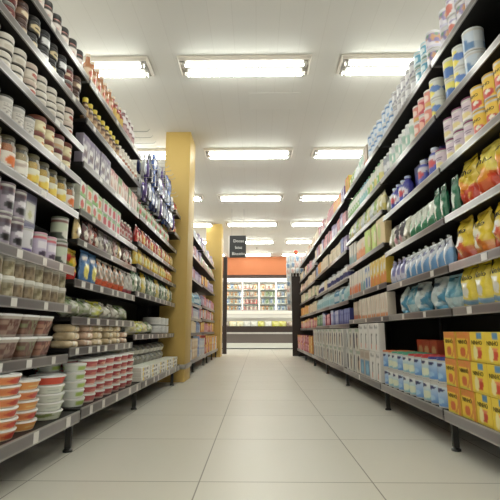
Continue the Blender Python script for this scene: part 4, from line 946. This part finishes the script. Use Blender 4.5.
def frz(key, desc, a, b): return pouch('frozen_bag', 'bag', desc, .13, .08, .17, D(a, ('e', .5, .5, .3, .25, b), ('v', .84, 1, b)), nv=8, nu=8, wig=.005, seed=len(key))
FR = [frz('a', 'red frozen-food bag', (200, 70, 66), (226, 200, 190)), frz('bb', 'white-orange frozen-food bag', (220, 206, 186), (206, 130, 60)), frz('ccc', 'white-blue frozen-food bag', (210, 212, 216), (100, 130, 180)), frz('dddd', 'white-green frozen-food bag', (206, 212, 190), (120, 150, 70)), frz('eeeee', 'rosy frozen-food bag', (214, 150, 140), (230, 220, 206))]
zn = {1.31: 'lowest freezer shelf', 1.56: 'second freezer shelf', 1.82: 'third freezer shelf', 2.08: 'highest freezer shelf'}
for zi, z in enumerate((1.31, 1.56, 1.82, 2.08)):
    x = -1.05
    while x < 1.25:
        di = int((x + 1.72) / .602)
        pal = {1: [1, 4, 1, 2], 2: [4, 1, 2, 4] if zi > 1 else [0, 0, 4], 3: [3, 1, 2, 4, 2], 4: [2, 1, 4, 2]}.get(di, [1, 2])
        q = FR[random.choice(pal)]
        put(q, (x, FY + .24, z + .0005), -PI / 2 + random.uniform(-.1, .1), lab(q.desc, zn[z]).replace(' along ', ' from dark post, '), 'bags behind the freezer doors')
        x += .142
fbag = [('yellow-green', (200, 196, 70), (226, 222, 150)), ('cream', (222, 206, 160), (236, 226, 200)), ('white', (222, 220, 210), (196, 200, 190)), ('grey-brown', (150, 130, 116), (190, 180, 170))]
CB = [pouch('chest_bag', 'bag', f'{n_} bag lying in chest', .23, .16, .22, D(a, ('n', 5, 5, b, 4 + i, .5)), seed=i + 3, wig=.012, flat=True, topw=1., nv=10, nu=10) for i, (n_, a, b) in enumerate(fbag)]
x = -1.08; i = 0
for q in [3, 1, 1, 2, 2, 0, 2, 0, 0, 3]:
    for yy, ly in ((-.3, None), (.0, 'back row')):
        c = CB[q if yy < -.1 else (q + 1) % 4]
        put(c, (x, FY + yy, .7005), -PI / 2 + random.uniform(-.2, .2), lab(c.desc, 'freezer chest', ly).replace(' along ', ' from dark post, '), 'bags in the freezer chest')
    x += .245

# ------------------------------------------------------------------ end panels and end display
ep = bpy.data.objects.new('end_post', None)
o = link('end_post', boxm('end_post', -.925, -.82, 11.7, 11.9, 0, 2.61, 'matte', (44, 33, 28), .006)); tag(o, 'tall dark brown post beside the freezer', 'post')
o2 = bpy.data.objects.new('display_stand', None); COL.objects.link(o2); o2.location = (1.2, 10.8, 0)
tag(o2, 'dark brown panel closing the end of the milk-powder shelving', 'panel')
link('board', boxm('board', -.33, .33, -.03, .03, .0, 2.15, 'matte', (46, 36, 32), .004), o2)
link('clip_strip', boxm('clip_strip', -.375, -.331, -.01, .01, 1.1, 2.5, 'plastic', (206, 206, 206)), o2)
for i in range(3):
    link('clip_strip', boxm('clip_strip', -.30 + i * .08, -.28 + i * .08, -.046, -.031, 1.95, 2.5, 'plastic', (206, 206, 206)), o2)
wp = [('clear-white', (206, 206, 204), (160, 176, 200)), ('pale blue', (180, 196, 206), (90, 130, 180)), ('white-red', (212, 206, 202), (196, 140, 130))]
WP = []
for i, (n_, a, b) in enumerate(wp):
    me = loft('hanging_snack', [(-.15, .09, .004, .001), (-.146, .095, .02, .004), (-.1, .1, .034, .006), (-.05, .1, .03, .006), (-.02, .095, .006, .002), (0, .09, .003, .001)], 'film', D(a, ('e', .5, .45, .34, .3, b), ('n', 5, 5, (226, 226, 224), i, .6)), nu=8, ns=1, nc=2)
    WP.append(Proto('hanging_snack', 'packet', f'{n_} hanging packet', .1, .034, .15, me, []))
for i in range(9):
    q = WP[i % 3]
    put(q, (.79, 10.742, 2.46 - i * .152), -PI / 2 + random.uniform(-.4, .4), lab(q.desc, 'end-panel strip').replace(' along ', ' down '), 'packets clipped to the end panel')
for i in range(3):
    for k in range(3):
        q = WP[(i + k) % 3]
        put(q, (.91 + i * .11, 10.728, 2.48 - k * .152), -PI / 2 + random.uniform(-.3, .3), lab(q.desc, f'{ordw(i + 1)} strip over end panel').replace(' along ', ' down '), 'packets clipped to the end panel')
bl = link('toy_ball', lathe('toy_ball', [(.055 * math.sin(PI * (k + .02) / 12.04), .055 - .055 * math.cos(PI * (k + .02) / 12.04)) for k in range(13)], 'plastic', D((206, 50, 44), ('v', .4, .55, (222, 180, 90)))), None, (.99, 10.76, 2.505))
tag(bl, 'small red ball atop the end-panel display', 'ball')

# ------------------------------------------------------------------ small ceiling fitting
sp = link('sprinkler', lathe('sprinkler', [(.03, 0), (.03, -.01), (.012, -.014), (.012, -.04), (.022, -.042), (.022, -.046)][::-1], 'rail', (140, 136, 130), seg=14), None, (0.0, 13.4, H - .0005))
tag(sp, 'small grey sprinkler head on the far ceiling', 'sprinkler')

# ------------------------------------------------------------------ light, camera
w = bpy.data.worlds.new('World'); SC.world = w; w.use_nodes = True
bg = w.node_tree.nodes['Background']; bg.inputs['Color'].default_value = (.97, .99, .965, 1); bg.inputs['Strength'].default_value = .85
cam = bpy.data.cameras.new('camera'); co = bpy.data.objects.new('camera', cam); COL.objects.link(co)
FPX = 430.
cam.sensor_width = 36; cam.sensor_fit = 'HORIZONTAL'; cam.lens = 36 * FPX / 500; cam.clip_start = .02; cam.clip_end = 100
Yc = Vector((7, -81, FPX)).normalized()            # world +Y in (right, up, forward)
Zc = Vector((0, FPX, 81)).normalized()
Xc = Vector((Yc.y * 0, 0, 0))
Xc = Zc.cross(Yc)                                   # components are in a left-handed triple
Zc = Yc.cross(Xc) if Yc.cross(Xc).y > 0 else -Yc.cross(Xc)
right = Vector((Xc.x, Yc.x, Zc.x)); up = Vector((Xc.y, Yc.y, Zc.y)); fwd = Vector((Xc.z, Yc.z, Zc.z))
if right.x < 0: pass
R = Matrix((right, up, -fwd)).transposed()
co.matrix_world = Matrix.Translation((0, 0, .6)) @ R.to_4x4()
SC.camera = co
SC.view_settings.view_transform = 'Standard'
SC.view_settings.exposure = 1.36
try: SC.view_settings.look = 'Medium Contrast'
except Exception: pass
SC.cycles.max_bounces = 8
SC.cycles.transparent_max_bounces = 12
